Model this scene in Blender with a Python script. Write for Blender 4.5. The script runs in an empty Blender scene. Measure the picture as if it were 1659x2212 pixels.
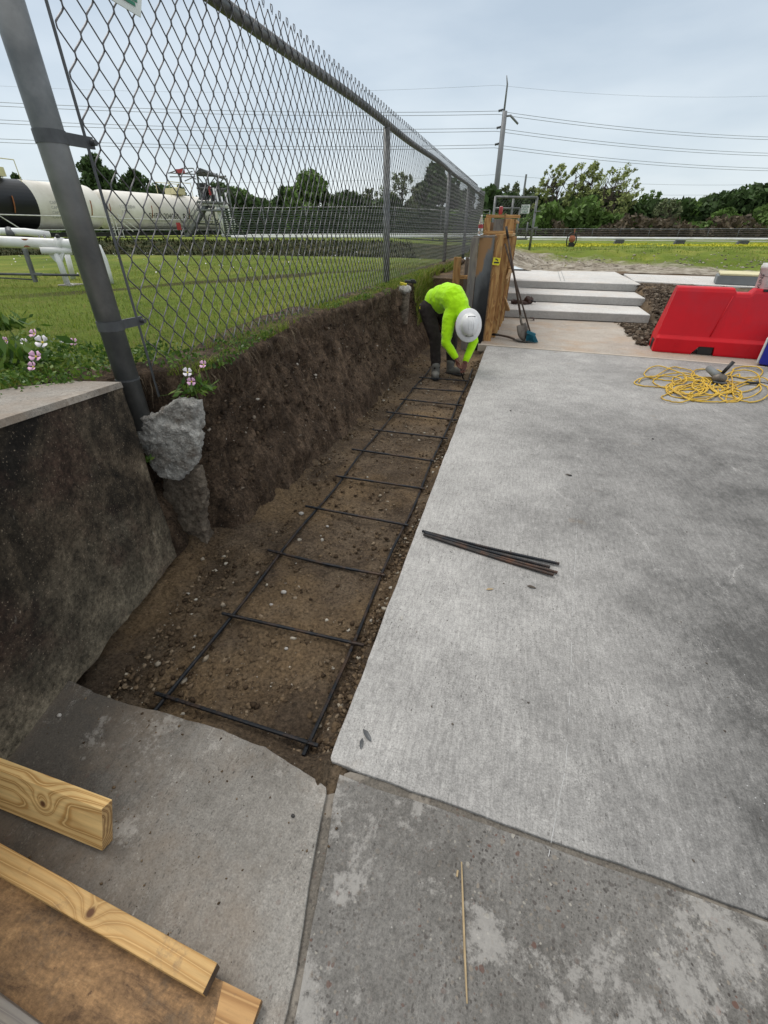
import bpy, bmesh, math, random
import numpy as np
from mathutils import Vector, Matrix, Euler
R=math.radians; S=bpy.context.scene; COL=S.collection
random.seed(7); RNG=np.random.default_rng(7)
# ---------------------------------------------------------------- camera
EYE=1.6; PITCH=R(32.9); YAW=R(15.7); FPX=941.0; PW,PH=1659.0,2212.0
cam=bpy.data.cameras.new('camera'); co=bpy.data.objects.new('camera',cam); COL.objects.link(co)
co.location=(0,0,EYE); co.rotation_euler=(math.pi/2-PITCH,0,YAW)
cam.sensor_fit='VERTICAL'; cam.sensor_height=36; cam.lens=FPX/PH*36; cam.clip_start=0.02; cam.clip_end=3000
S.camera=co; S.render.resolution_x=768; S.render.resolution_y=1024
# ---------------------------------------------------------------- world
W=bpy.data.worlds.new('World'); S.world=W; W.use_nodes=True
nt=W.node_tree; nt.nodes.clear(); N=nt.nodes.new; L=nt.links.new
wo=N('ShaderNodeOutputWorld'); bg=N('ShaderNodeBackground'); tc=N('ShaderNodeTexCoord'); sp=N('ShaderNodeSeparateXYZ')
sky=N('ShaderNodeTexSky'); sky.sky_type='NISHITA'; sky.sun_disc=False; sky.sun_elevation=R(58); sky.sun_rotation=R(-60)
L(tc.outputs['Generated'],sp.inputs[0])
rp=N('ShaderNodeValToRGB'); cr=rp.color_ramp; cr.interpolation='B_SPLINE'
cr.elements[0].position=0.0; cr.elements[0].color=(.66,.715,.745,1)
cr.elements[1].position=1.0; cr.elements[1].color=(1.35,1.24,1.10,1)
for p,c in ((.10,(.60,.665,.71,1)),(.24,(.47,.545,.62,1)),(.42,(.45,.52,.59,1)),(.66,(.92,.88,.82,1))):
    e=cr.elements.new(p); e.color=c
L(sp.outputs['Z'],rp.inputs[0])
mp=N('ShaderNodeMapping'); mp.inputs['Scale'].default_value=(1.2,1.2,4.5); L(tc.outputs['Generated'],mp.inputs[0])
nz=N('ShaderNodeTexNoise'); nz.inputs['Scale'].default_value=2.2; nz.inputs['Detail'].default_value=5; nz.inputs['Roughness'].default_value=.5; L(mp.outputs[0],nz.inputs[0])
r2=N('ShaderNodeValToRGB'); r2.color_ramp.elements[0].position=.36; r2.color_ramp.elements[0].color=(.87,.895,.92,1); r2.color_ramp.elements[1].position=.64; r2.color_ramp.elements[1].color=(1.11,1.09,1.07,1); L(nz.outputs[0],r2.inputs[0])
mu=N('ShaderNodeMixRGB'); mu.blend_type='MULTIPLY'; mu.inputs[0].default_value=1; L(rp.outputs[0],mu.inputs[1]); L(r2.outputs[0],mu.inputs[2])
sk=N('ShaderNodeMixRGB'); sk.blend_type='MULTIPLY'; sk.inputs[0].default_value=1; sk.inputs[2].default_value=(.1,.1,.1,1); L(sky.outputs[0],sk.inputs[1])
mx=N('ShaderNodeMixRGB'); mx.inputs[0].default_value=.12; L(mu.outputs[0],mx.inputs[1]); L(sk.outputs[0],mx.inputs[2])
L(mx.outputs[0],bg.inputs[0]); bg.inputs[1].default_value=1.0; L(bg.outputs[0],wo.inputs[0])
sd=bpy.data.lights.new('sun','SUN'); sd.energy=1.2; sd.angle=R(22); sd.color=(1,.96,.9)
so=bpy.data.objects.new('sun',sd); COL.objects.link(so); so.location=(-20,-10,40)
so.rotation_euler=Vector((math.sin(R(-60))*math.cos(R(58)),math.cos(R(-60))*math.cos(R(58)),math.sin(R(58)))).to_track_quat('Z','Y').to_euler()
S.view_settings.view_transform='Standard'; S.view_settings.look='None'; S.view_settings.gamma=1; S.view_settings.exposure=0.36
S.cycles.max_bounces=8; S.cycles.transparent_max_bounces=24
# ---------------------------------------------------------------- placing: photo pixel (of a 1659-wide copy) -> point on a real plane
def ray(x,y):
    u=x-PW/2; v=y-PH/2; fw=FPX*math.cos(PITCH)-v*math.sin(PITCH); dz=-(FPX*math.sin(PITCH)+v*math.cos(PITCH))
    return Vector((-math.sin(YAW)*fw+math.cos(YAW)*u, math.cos(YAW)*fw+math.sin(YAW)*u, dz)), fw
def PZ(x,y,z=0.): d,_=ray(x,y); t=(z-EYE)/d.z; return Vector((d.x*t,d.y*t,z))
def PY(x,y,Y): d,_=ray(x,y); t=Y/d.y; return Vector((d.x*t,Y,d.z*t+EYE))
def PX(x,y,X): d,_=ray(x,y); t=X/d.x; return Vector((X,d.y*t,d.z*t+EYE))
def PD(x,y,D): d,fw=ray(x,y); t=D/fw; return Vector((d.x*t,d.y*t,d.z*t+EYE))
def FL(f,l,z=0.): return Vector((-math.sin(YAW)*f+math.cos(YAW)*l, math.cos(YAW)*f+math.sin(YAW)*l, z))
def c3(a,b): return ((1220+a*.422)/1.15732,(350+b*.422)/1.15732)
def c5(a,b): return ((960+a*.26522)/1.15732,(480+b*.26522)/1.15732)
def cb(a,b): return ((1560+a*.217)/1.15732,(620+b*.217)/1.15732)
def cw(a,b): return ((1040+a*.12658)/1.15732,(680+b*.12658)/1.15732)
def lerp(t,xs,ys): return float(np.interp(t,xs,ys))
# ---------------------------------------------------------------- numpy noise
def _h(ix,iy,s):
    n=(ix.astype(np.int64)*374761393+iy.astype(np.int64)*668265263+s*974634777)&0x7fffffff
    n=((n^(n>>13))*1274126177)&0x7fffffff
    return ((n^(n>>16))&0xffff)/65535.
def vn(x,y,s=0):
    x=np.asarray(x,float); y=np.asarray(y,float); ix=np.floor(x); iy=np.floor(y); fx=x-ix; fy=y-iy
    fx=fx*fx*(3-2*fx); fy=fy*fy*(3-2*fy)
    a=_h(ix,iy,s);b=_h(ix+1,iy,s);c=_h(ix,iy+1,s);d=_h(ix+1,iy+1,s)
    return (a*(1-fx)+b*fx)*(1-fy)+(c*(1-fx)+d*fx)*fy-.5
def fbm(x,y,o=4,s=0):
    t=0;a=1.
    for i in range(o): t=t+a*vn(np.asarray(x)*2**i+i*17.3,np.asarray(y)*2**i+i*9.1,s+i); a*=.5
    return t
# ---------------------------------------------------------------- objects
ORG={}
def link(o,parent=None):
    COL.objects.link(o)
    if parent is not None: o.parent=parent; ORG[o.name]=ORG.get(parent.name,Vector())
    return o
def tag(o,label=None,cat=None,group=None,kind=None):
    if label: o['label']=label
    if cat: o['category']=cat
    if group: o['group']=group
    if kind: o['kind']=kind
    return o
def thing(name,label,cat,loc=(0,0,0),group=None,rz=0):
    o=bpy.data.objects.new(name,None); COL.objects.link(o); o.empty_display_size=.1
    o.location=loc; o.rotation_euler=(0,0,rz); ORG[o.name]=Vector(loc) if not rz else Vector((0,0,0))
    return tag(o,label,cat,group)
def mesh(name,V,Fc,mat,parent=None,smooth=False,origin=None,mats=None,midx=None):
    V=np.asarray(V,float).reshape(-1,3); me=bpy.data.meshes.new(name)
    org=ORG.get(parent.name,Vector()) if parent is not None else (Vector(origin) if origin is not None else Vector())
    V=V-np.array(org)
    if isinstance(Fc,np.ndarray):
        k=Fc.shape[1]; n=len(Fc); me.vertices.add(len(V)); me.vertices.foreach_set('co',V.ravel())
        me.loops.add(n*k); me.loops.foreach_set('vertex_index',Fc.ravel().astype(np.int32))
        me.polygons.add(n); me.polygons.foreach_set('loop_start',np.arange(0,n*k,k,dtype=np.int32)); me.polygons.foreach_set('loop_total',np.full(n,k,dtype=np.int32))
        me.update(calc_edges=True)
    else: me.from_pydata(V.tolist(),[],Fc)
    for m in (mats or [mat]): me.materials.append(m)
    if midx is not None: me.polygons.foreach_set('material_index',midx)
    if smooth: me.polygons.foreach_set('use_smooth',[True]*len(me.polygons))
    me.update(); o=bpy.data.objects.new(name,me); link(o,parent)
    if parent is None and origin is not None: o.location=origin; ORG[o.name]=Vector(origin)
    return o
def bevel(o,w,seg=2):
    m=o.modifiers.new('bevel','BEVEL'); m.width=w; m.segments=seg; m.limit_method='ANGLE'; m.angle_limit=R(35); return o
class MB:
    def __init__(s): s.v=[]; s.f=[]
    def add(s,V,Fc):
        b=len(s.v); s.v+= [tuple(p) for p in V]; s.f+=[tuple(i+b for i in f) for f in Fc]; return s
    def box(s,c,d,rot=None):
        c=Vector(c); h=[k/2 for k in d]; M=rot.to_matrix() if rot is not None and not isinstance(rot,Matrix) else (rot or Matrix.Identity(3))
        P=[c+M@Vector((x*h[0],y*h[1],z*h[2])) for x in(-1,1) for y in(-1,1) for z in(-1,1)]
        return s.add(P,[(0,1,3,2),(4,6,7,5),(0,4,5,1),(2,3,7,6),(0,2,6,4),(1,5,7,3)])
    def beam(s,a,b,w,t,up=(0,0,1)):     # box from a to b, w across, t along up
        a=Vector(a);b=Vector(b);x=(b-a);l=x.length;x.normalize();y=Vector(up).cross(x)
        if y.length<1e-4: y=Vector((1,0,0)).cross(x)
        y.normalize();z=x.cross(y); return s.box((a+b)/2,(l,w,t),Matrix((x,y,z)).transposed())
    def tube(s,pts,r,n=8,cap=True,flat=None):
        pts=[Vector(p) for p in pts]; m=len(pts); rr=r if isinstance(r,(list,tuple)) else [r]*m
        ref=None; V=[]
        for i,p in enumerate(pts):
            t=(pts[min(i+1,m-1)]-pts[max(i-1,0)]).normalized()
            if ref is None: ref=Vector((0,0,1)) if abs(t.z)<.9 else Vector((1,0,0))
            a=t.cross(ref); a=a.normalized() if a.length>1e-5 else t.orthogonal().normalized(); b=a.cross(t).normalized(); ref=b
            for k in range(n):
                q=2*math.pi*k/n; V.append(p+a*math.cos(q)*rr[i]+b*math.sin(q)*rr[i]*(flat or 1))
        F_=[(i*n+k,i*n+(k+1)%n,(i+1)*n+(k+1)%n,(i+1)*n+k) for i in range(m-1) for k in range(n)]
        if cap: F_+= [tuple(range(n-1,-1,-1)),tuple(range((m-1)*n,m*n))]
        return s.add(V,F_)
    def lathe(s,prof,c=(0,0,0),n=24,axis=None,sc=(1,1)):
        c=Vector(c); Mx=axis or Matrix.Identity(3); V=[]
        for r_,z in prof:
            for k in range(n): q=2*math.pi*k/n; V.append(c+Mx@Vector((r_*math.cos(q)*sc[0],r_*math.sin(q)*sc[1],z)))
        m=len(prof); F_=[(i*n+k,i*n+(k+1)%n,(i+1)*n+(k+1)%n,(i+1)*n+k) for i in range(m-1) for k in range(n)]
        F_+=[tuple(range(n-1,-1,-1)),tuple(range((m-1)*n,m*n))]
        return s.add(V,F_)
    def prism(s,poly,ext):
        ext=Vector(ext); n=len(poly); V=[Vector(p) for p in poly]+[Vector(p)+ext for p in poly]
        return s.add(V,[tuple(range(n-1,-1,-1)),tuple(range(n,2*n))]+[(i,(i+1)%n,n+(i+1)%n,n+i) for i in range(n)])
    def blob(s,c,r,seed=0,amp=.25,sub=2,sc=(1,1,1),fr=2.):
        bm=bmesh.new(); bmesh.ops.create_icosphere(bm,subdivisions=sub,radius=1); V=[]
        for v in bm.verts:
            p=v.co; k=1+amp*float(fbm(p.x*fr+seed*3.1+p.z*1.7,p.y*fr-p.z*fr*.8+seed,3,seed)); V.append(Vector(c)+Vector((p.x*sc[0],p.y*sc[1],p.z*sc[2]))*r*k)
        F_=[tuple(v.index for v in f.verts) for f in bm.faces]; bm.free(); return s.add(V,F_)
    def build(s,name,mat,parent=None,smooth=False,origin=None): return mesh(name,s.v,s.f,mat,parent,smooth,origin)
def copy_tree(o,parent=None):
    c=o.copy(); COL.objects.link(c); c.parent=parent; ORG[c.name]=ORG.get(o.name,Vector())
    for ch in [q for q in bpy.data.objects if q.parent==o]: copy_tree(ch,c)
    return c
# ---------------------------------------------------------------- materials
class NB:
    def __init__(s,name):
        s.m=bpy.data.materials.new(name); s.m.use_nodes=True; s.t=s.m.node_tree; s.b=s.t.nodes['Principled BSDF']; s.tc=s.t.nodes.new('ShaderNodeTexCoord')
        s.geo=s.t.nodes.new('ShaderNodeNewGeometry')
    def n(s,t,**k):
        q=s.t.nodes.new('ShaderNode'+t)
        for a,b in k.items(): setattr(q,a,b)
        return q
    def l(s,a,b): s.t.links.new(a,b)
    def vec(s,scale=(1,1,1),loc=(0,0,0),rot=(0,0,0)):
        m=s.n('Mapping'); m.inputs['Scale'].default_value=scale; m.inputs['Location'].default_value=loc; m.inputs['Rotation'].default_value=rot; s.l(s.tc.outputs['Object'],m.inputs[0]); return m.outputs[0]
    def noise(s,scale,det=4,rough=.55,st=(1,1,1),dist=0,loc=(0,0,0)):
        q=s.n('TexNoise'); q.inputs['Scale'].default_value=scale; q.inputs['Detail'].default_value=det; q.inputs['Roughness'].default_value=rough; q.inputs['Distortion'].default_value=dist; s.l(s.vec(st,loc),q.inputs['Vector']); return q.outputs[0]
    def vor(s,scale,st=(1,1,1),feat='F1'):
        q=s.n('TexVoronoi',feature=feat); q.inputs['Scale'].default_value=scale; s.l(s.vec(st),q.inputs['Vector']); return q
    def ramp(s,x,stops,mode='LINEAR'):
        q=s.n('ValToRGB'); c=q.color_ramp; c.interpolation=mode
        while len(c.elements)<len(stops): c.elements.new(.5)
        for e,(p,col) in zip(c.elements,stops):
            e.position=p; e.color=(col,col,col,1) if isinstance(col,(int,float)) else (*col,1)
        s.l(x,q.inputs[0]); return q.outputs[0]
    def mix(s,f,a,b,mode='MIX'):
        q=s.n('MixRGB',blend_type=mode)
        for i,v in enumerate((f,a,b)):
            if hasattr(v,'is_output'): s.l(v,q.inputs[i])
            elif isinstance(v,(int,float)): q.inputs[i].default_value=v if i==0 else (v,v,v,1)
            else: q.inputs[i].default_value=(*v,1)
        return q.outputs[0]
    def math(s,op,a,b=0.):
        q=s.n('Math',operation=op)
        for i,v in enumerate((a,b)):
            if hasattr(v,'is_output'): s.l(v,q.inputs[i])
            else: q.inputs[i].default_value=v
        return q.outputs[0]
    def bump(s,h,st=.3,d=.01,prev=None):
        q=s.n('Bump'); q.inputs['Strength'].default_value=st; q.inputs['Distance'].default_value=d; s.l(h,q.inputs['Height'])
        if prev is not None: s.l(prev,q.inputs['Normal'])
        return q.outputs[0]
    def out(s,col=None,rough=.8,normal=None,metal=0,spec=.5):
        if col is not None:
            if hasattr(col,'is_output'): s.l(col,s.b.inputs['Base Color'])
            else: s.b.inputs['Base Color'].default_value=(*col,1)
        if hasattr(rough,'is_output'): s.l(rough,s.b.inputs['Roughness'])
        else: s.b.inputs['Roughness'].default_value=rough
        s.b.inputs['Metallic'].default_value=metal; s.b.inputs['Specular IOR Level'].default_value=spec
        if normal is not None: s.l(normal,s.b.inputs['Normal'])
        return s.m
def simple(name,c,rough=.6,metal=0,var=.25,scale=8,bump=.15,spec=.5,dirt=None,bd=.003):
    b=NB(name); n=b.noise(scale,5); c2=tuple(k*(1-var) for k in c); c1=tuple(min(1,k*(1+var*.6)) for k in c)
    col=b.ramp(n,[(.3,c2),(.7,c1)])
    if dirt: col=b.mix(b.ramp(b.noise(scale*.4,7,.65,loc=(3,1,2)),[(.48,0.),(.66,.8)]),col,dirt)
    return b.out(col,rough,b.bump(b.noise(scale*9,4),bump,bd),metal,spec)
def island(name,stops,rough=.7,spec=.3,scale=None,sub=0,big=None):
    b=NB(name); col=b.ramp(b.geo.outputs['Random Per Island'],stops)
    if scale: col=b.mix(.55,col,b.ramp(b.noise(scale,3),[(.3,(.3,.3,.3)),(.7,(1.3,1.3,1.2))]),'MULTIPLY')
    m=b.out(col,rough,None,0,spec)
    if sub:
        tr=b.n('BsdfTranslucent'); b.l(col,tr.inputs[0]); ms=b.n('MixShader'); ms.inputs[0].default_value=sub
        b.l(b.b.outputs[0],ms.inputs[1]); b.l(tr.outputs[0],ms.inputs[2]); b.l(ms.outputs[0],b.t.nodes['Material Output'].inputs[0])
    return m
def concrete(name,dark,light,old=0.,broom=1.,stain=(.10,.105,.11),contrast=1.,edge=0,warm=0.):
    b=NB(name); mid=tuple((p+q)/2 for p,q in zip(dark,light))
    big=b.noise(.8,6,.6,dist=.3,loc=(2.3,.4,0)); grain=b.noise(30,10,.78,st=(1.3,.75,1)); sx=b.n('SeparateXYZ'); b.l(b.tc.outputs['Object'],sx.inputs[0])
    f=b.math('ADD',b.math('ADD',b.math('MULTIPLY',big,.62),.19),b.math('MULTIPLY',b.math('SUBTRACT',grain,.5),.55))
    if edge==1: f=b.math('ADD',f,b.math('SUBTRACT',.15,b.math('MULTIPLY',sx.outputs['X'],b.math('MULTIPLY',b.ramp(b.math('MULTIPLY',sx.outputs['Y'],.1),[(.1,1.),(.6,.15)]),.27))))
    if edge==2: f=b.math('ADD',f,b.math('ADD',.34,b.math('MULTIPLY',sx.outputs['X'],.50)))
    f=b.math('ADD',f,b.math('MULTIPLY',b.math('SUBTRACT',b.noise(4.2,9,.72,loc=(3,8,1)),.5),.55))
    col=b.ramp(f,[(.24,dark),(.52,mid),(.80,light)])
    fine=b.noise(150,5,.8); col=b.mix(1,col,b.ramp(fine,[(.30,.55),(.5,1.),(.70,1.4)]),'MULTIPLY')
    gm=b.noise(48,8,.8,loc=(1,5,2)); col=b.mix(1,col,b.ramp(gm,[(.36,.72),(.48,1.),(.55,1.02),(.66,1.28)]),'MULTIPLY')
    streak=b.noise(16,6,.75,st=(5,.55,1)); col=b.mix(broom,col,b.ramp(streak,[(.34,.80),(.5,1.),(.66,1.20)]),'MULTIPLY')
    if warm: col=b.mix(b.ramp(b.noise(2.3,8,.7,loc=(4,4,4)),[(.46,0.),(.64,warm)]),col,tuple(k*c for k,c in zip(mid,(1.0,.80,.62))))
    col=b.mix(b.ramp(b.noise(3.1,5,.6,loc=(7,1,3)),[(.66,0.),(.74,.35)]),col,tuple(k*c for k,c in zip(mid,(1.05,.82,.6))))
    scf=b.noise(3.4,7,.78,st=(1.6,.7,1),dist=.9,loc=(11,4,2)); col=b.mix(b.ramp(b.math('ADD',scf,b.math('MULTIPLY',b.math('SUBTRACT',fine,.5),.25)),[(.60,0.),(.68,.38)]),col,tuple(min(.75,k*1.35) for k in light))
    # pits and specks of two sizes
    h=b.math('ADD',b.math('MULTIPLY',fine,.7),b.math('MULTIPLY',grain,.6))
    patchy=b.ramp(b.noise(3.3,6,.7,loc=(6,2,9)),[(.40,.15),(.62,1.)])
    for sc,lo,hi,st in ((170,.74,.78,(1,.8,1)),(80,.90,.92,(1.3,.6,1))):
        v=b.vor(sc,st); q=b.n('SeparateColor'); b.l(v.outputs['Color'],q.inputs[0])
        pit=b.math('MULTIPLY',b.ramp(v.outputs['Distance'],[(.22,.85),(.36,0.)]),b.ramp(q.outputs[0],[(lo,0.),(hi,1.)])); pit=b.math('MULTIPLY',pit,patchy); col=b.mix(pit,col,(.06,.055,.05)); h=b.math('SUBTRACT',h,b.math('MULTIPLY',pit,.4))
    v=b.vor(75,(1,1.1,1)); q=b.n('SeparateColor'); b.l(v.outputs['Color'],q.inputs[0])
    col=b.mix(b.math('MULTIPLY',b.ramp(v.outputs['Distance'],[(.10,.7),(.22,0.)]),b.ramp(q.outputs[1],[(.975,0.),(.985,1.)])),col,tuple(min(.6,k*1.7) for k in light))
    if old:
        nz=b.n('TexNoise'); nz.inputs['Scale'].default_value=40; b.l(b.tc.outputs['Object'],nz.inputs['Vector'])
        va=b.n('VectorMath',operation='MULTIPLY_ADD'); b.l(nz.outputs['Color'],va.inputs[0]); va.inputs[1].default_value=(.016,.016,.016); b.l(b.tc.outputs['Object'],va.inputs[2])
        msk=b.ramp(b.noise(2.4,7,.7,loc=(1,3,0)),[(.40,1.),(.58,.10)])
        for sc,r0,amt in ((95,.30,.55),(46,.27,.72)):
            v2=b.n('TexVoronoi'); v2.inputs['Scale'].default_value=sc; b.l(va.outputs[0],v2.inputs['Vector']); s2=b.n('SeparateColor'); b.l(v2.outputs['Color'],s2.inputs[0])
            st=b.ramp(s2.outputs[0],[(0.,(.045,.038,.034)),(.30,(.13,.11,.09)),(.52,(.22,.19,.155)),(.68,(.11,.055,.040)),(.80,(.07,.06,.055)),(.93,(.33,.31,.27))],'CONSTANT')
            inst=b.math('MULTIPLY',b.ramp(v2.outputs['Distance'],[(r0,1.),(r0+.10,0.)]),b.ramp(s2.outputs[1],[(amt,0.),(amt+.03,.9)]))
            col=b.mix(b.math('MULTIPLY',b.math('MULTIPLY',inst,msk),min(1,old)),col,st); h=b.math('ADD',h,b.math('MULTIPLY',inst,.3))
        pt=b.math('ADD',b.noise(2.8,10,.70,dist=.35,loc=(8,2,0)),b.math('MULTIPLY',b.math('SUBTRACT',gm,.5),.30))
        col=b.mix(b.ramp(pt,[(.53,0.),(.575,.55),(.75,.8)]),col,tuple(k*1.5 for k in light)) if old>.5 else b.mix(b.ramp(pt,[(.58,0.),(.63,.35)]),col,tuple(k*1.45 for k in light))
    rg=b.ramp(gm,[(.3,.60),(.7,.88)])
    return b.out(col,rg,b.bump(b.noise(6,5,.6),.12,.02,b.bump(h,.5,.0035)),0,.42)
M={}
M['slab']=concrete('slab_concrete',(.085,.083,.080),(.42,.41,.395),edge=1)
M['old']=concrete('worn_concrete',(.080,.074,.066),(.245,.236,.222),old=1.,broom=.5)
M['left']=concrete('left_concrete',(.085,.075,.063),(.31,.295,.27),old=.3,broom=.35,warm=.4,edge=2)
M['pad']=concrete('dusty_pad_concrete',(.27,.23,.19),(.52,.47,.41),broom=.4,warm=.6)
M['steps']=concrete('fresh_concrete',(.46,.445,.42),(.72,.71,.69),broom=.3,warm=.25)
M['stepface']=concrete('riser_concrete',(.30,.30,.29),(.46,.455,.44),broom=.3)
def wallmat():
    b=NB('mouldy_wall_concrete'); big=b.noise(1.5,8,.65,dist=.8)
    col=b.ramp(big,[(.38,(.012,.010,.008)),(.47,(.034,.027,.019)),(.56,(.075,.058,.040)),(.68,(.17,.14,.10))])
    s=b.n('SeparateXYZ'); b.l(b.tc.outputs['Object'],s.inputs[0])
    low=b.math('ADD',s.outputs['Z'],b.math('MULTIPLY',b.noise(3,6,.6),.9))
    col=b.mix(b.ramp(low,[(.40,.8),(.90,0.)]),col,(.155,.133,.096))
    red=b.noise(2.3,7,.7,loc=(4,1,8)); col=b.mix(b.ramp(red,[(.5,0.),(.66,.55)]),col,(.045,.022,.017))
    sc=b.noise(5,9,.75,st=(1,1.6,.5),dist=2.2,loc=(3,3,3)); col=b.mix(b.ramp(sc,[(.64,0.),(.70,.45)]),col,(.28,.26,.23))
    sp=b.noise(120,3,.6); col=b.mix(b.ramp(sp,[(.62,0.),(.70,.7)]),col,(.26,.21,.155))
    col=b.mix(1,col,b.ramp(b.noise(45,6,.8),[(.34,.35),(.66,1.75)]),'MULTIPLY'); col=b.mix(1,col,b.ramp(b.noise(7,9,.78,loc=(5,5,5)),[(.36,.5),(.62,1.6)]),'MULTIPLY')
    return b.out(col,.9,b.bump(b.noise(6,6,.6),.35,.02,b.bump(b.noise(90,5,.8),.6,.004)),0,.25)
M['wall']=wallmat()
M['walltop']=concrete('wall_top_concrete',(.11,.095,.078),(.36,.33,.29),broom=.2,warm=.5,old=.3)
def soilmat(name,a,b_,c,rough=.95,vert=False):
    b=NB(name); n=b.noise(4.5,9,.72,st=(1,1,.6 if vert else 1),dist=.5); col=b.ramp(n,[(.28,a),(.5,b_),(.72,c)])
    if vert:
        col=b.mix(1,col,b.ramp(b.noise(11,7,.75,st=(1,1.3,.5)),[(.34,.42),(.66,1.65)]),'MULTIPLY')
    else:
        col=b.mix(b.ramp(b.noise(1.6,6,.6,loc=(9,3,1)),[(.46,0.),(.62,.6)]),col,(.23,.155,.082))
        col=b.mix(b.ramp(b.noise(2.1,6,.6,loc=(2,8,1)),[(.5,0.),(.68,.6)]),col,(.05,.035,.024))
    col=b.mix(1,col,b.ramp(b.noise(60,5,.75),[(.34,.42),(.66,1.7)]),'MULTIPLY')
    sp=b.vor(75); q=b.n('SeparateColor'); b.l(sp.outputs['Color'],q.inputs[0])
    col=b.mix(b.math('MULTIPLY',b.ramp(sp.outputs['Distance'],[(.12,1.),(.2,0.)]),b.ramp(q.outputs[0],[(.90,0.),(.93,1.)])),col,(.42,.38,.32))
    return b.out(col,rough,b.bump(b.noise(24,8,.8),1.,.03,b.bump(b.noise(110,5,.75),.8,.008)),0,.25)
M['soil']=soilmat('trench_soil',(.060,.042,.029),(.126,.092,.062),(.195,.148,.10))
M['bank']=soilmat('bank_soil',(.032,.020,.013),(.088,.060,.040),(.175,.122,.082),vert=True)
M['clod']=island('clod_soil',[(0,(.045,.030,.019)),(.45,(.105,.072,.045)),(.8,(.175,.125,.08)),(.93,(.24,.185,.13)),(.98,(.40,.36,.30)),(1,(.5,.47,.42))],.95,.2,60)
M['clod2']=island('spoil_clod',[(0,(.035,.025,.018)),(.5,(.085,.062,.044)),(.9,(.16,.125,.095)),(1,(.26,.22,.18))],.95,.2,40)
def lawnmat():
    b=NB('lawn_turf'); n=b.noise(.55,7,.6); col=b.ramp(n,[(.3,(.095,.145,.020)),(.5,(.16,.215,.032)),(.68,(.27,.285,.055))])
    col=b.mix(b.ramp(b.noise(1.5,8,.72,loc=(3,3,0)),[(.52,0.),(.66,.5)]),col,(.21,.19,.06)); col=b.mix(b.ramp(b.noise(.5,7,.7,loc=(8,1,0)),[(.52,0.),(.66,.4)]),col,(.08,.13,.014))
    col=b.mix(1,col,b.ramp(b.noise(28,5,.8),[(.3,.55),(.7,1.45)]),'MULTIPLY')
    # bare pale dirt in front of the right lawn
    s=b.n('SeparateXYZ'); b.l(b.tc.outputs['Object'],s.inputs[0])
    y=b.math('ADD',b.math('ADD',s.outputs['Y'],b.math('MULTIPLY',s.outputs['X'],.28)),b.math('MULTIPLY',b.noise(.9,7,.7),5.))
    mk=b.math('MULTIPLY',b.ramp(b.math('MULTIPLY',y,.02),[(.455,1.),(.485,0.)]),b.ramp(b.math('ADD',s.outputs['X'],1.2),[(.0,0.),(.2,1.)]))
    dirt=b.ramp(b.noise(3.2,9,.78),[(.36,(.09,.072,.05)),(.48,(.30,.26,.205)),(.62,(.52,.475,.40))])
    col=b.mix(mk,col,dirt)
    # worn strip across the left lawn
    d=b.math('ABSOLUTE',b.math('SUBTRACT',b.math('ADD',b.math('ADD',s.outputs['X'],b.math('MULTIPLY',s.outputs['Y'],-.62)),b.math('MULTIPLY',b.noise(1.2,5,.6),.7)),-8.35))
    lm=b.ramp(s.outputs['Y'],[(0,1.),(1,1.)])
    inn=b.math('MULTIPLY',b.ramp(d,[(.16,.85),(.34,0.)]),b.ramp(b.math('ADD',b.math('MULTIPLY',s.outputs['X'],-.1),0.),[(.2,1.),(.62,1.)]))
    sw=b.math('MULTIPLY',inn,b.ramp(b.math('MULTIPLY',s.outputs['Y'],.05),[(.18,0.),(.26,1.),(.6,1.),(.64,0.)]))
    col=b.mix(sw,col,(.055,.036,.024))
    # longer, rougher, browner growth on the far bank
    ff=b.math('ADD',b.math('ADD',b.math('MULTIPLY',s.outputs['X'],-math.sin(YAW)),b.math('MULTIPLY',s.outputs['Y'],math.cos(YAW))),b.math('MULTIPLY',b.noise(1.5,5,.6),.8))
    bm_=b.ramp(b.math('MULTIPLY',ff,.02),[(.316,0.),(.322,1.),(.372,1.),(.385,0.)]); lf=b.ramp(b.math('ADD',s.outputs['X'],1.),[(0.,1.),(.3,0.)])
    col=b.mix(b.math('MULTIPLY',bm_,lf),col,b.ramp(b.noise(3,7,.75),[(.34,(.018,.026,.008)),(.5,(.045,.055,.018)),(.64,(.10,.085,.038))]))
    return b.out(col,.95,b.bump(b.noise(22,6,.85),.9,.05),0,.15)
M['lawn']=lawnmat()
M['rough_grass']=simple('rough_bank_grass',(.045,.062,.016),.95,var=.55,scale=2.2,bump=1.,spec=.1,dirt=(.10,.075,.04),bd=.06)
M['blade']=island('grass_blades',[(0,(.08,.14,.016)),(.4,(.15,.225,.026)),(.75,(.26,.32,.04)),(.9,(.30,.27,.08)),(1,(.38,.31,.13))],.6,.3,sub=.3)
M['weed']=island('weed_leaves',[(0,(.035,.085,.012)),(.5,(.08,.16,.022)),(1,(.17,.25,.035))],.5,.4,sub=.3)
M['root']=island('dry_roots',[(0,(.05,.035,.022)),(.6,(.13,.095,.06)),(1,(.26,.21,.15))],.9,.2)
M['petal']=simple('pink_petal',(.80,.48,.68),.5,var=.12,scale=30,bump=.1)
M['petal2']=simple('white_petal',(.85,.80,.84),.5,var=.08,scale=30,bump=.1)
M['yellow']=simple('yellow_flower',(.75,.62,.06),.6,var=.1)
M['yfield']=island('yellow_blossom',[(0,(.42,.42,.03)),(.6,(.62,.58,.04)),(1,(.75,.7,.1))],.7,.2)
M['galv']=simple('galvanised_steel',(.21,.215,.215),.48,.55,.30,7,.12,dirt=(.10,.11,.115))
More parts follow.
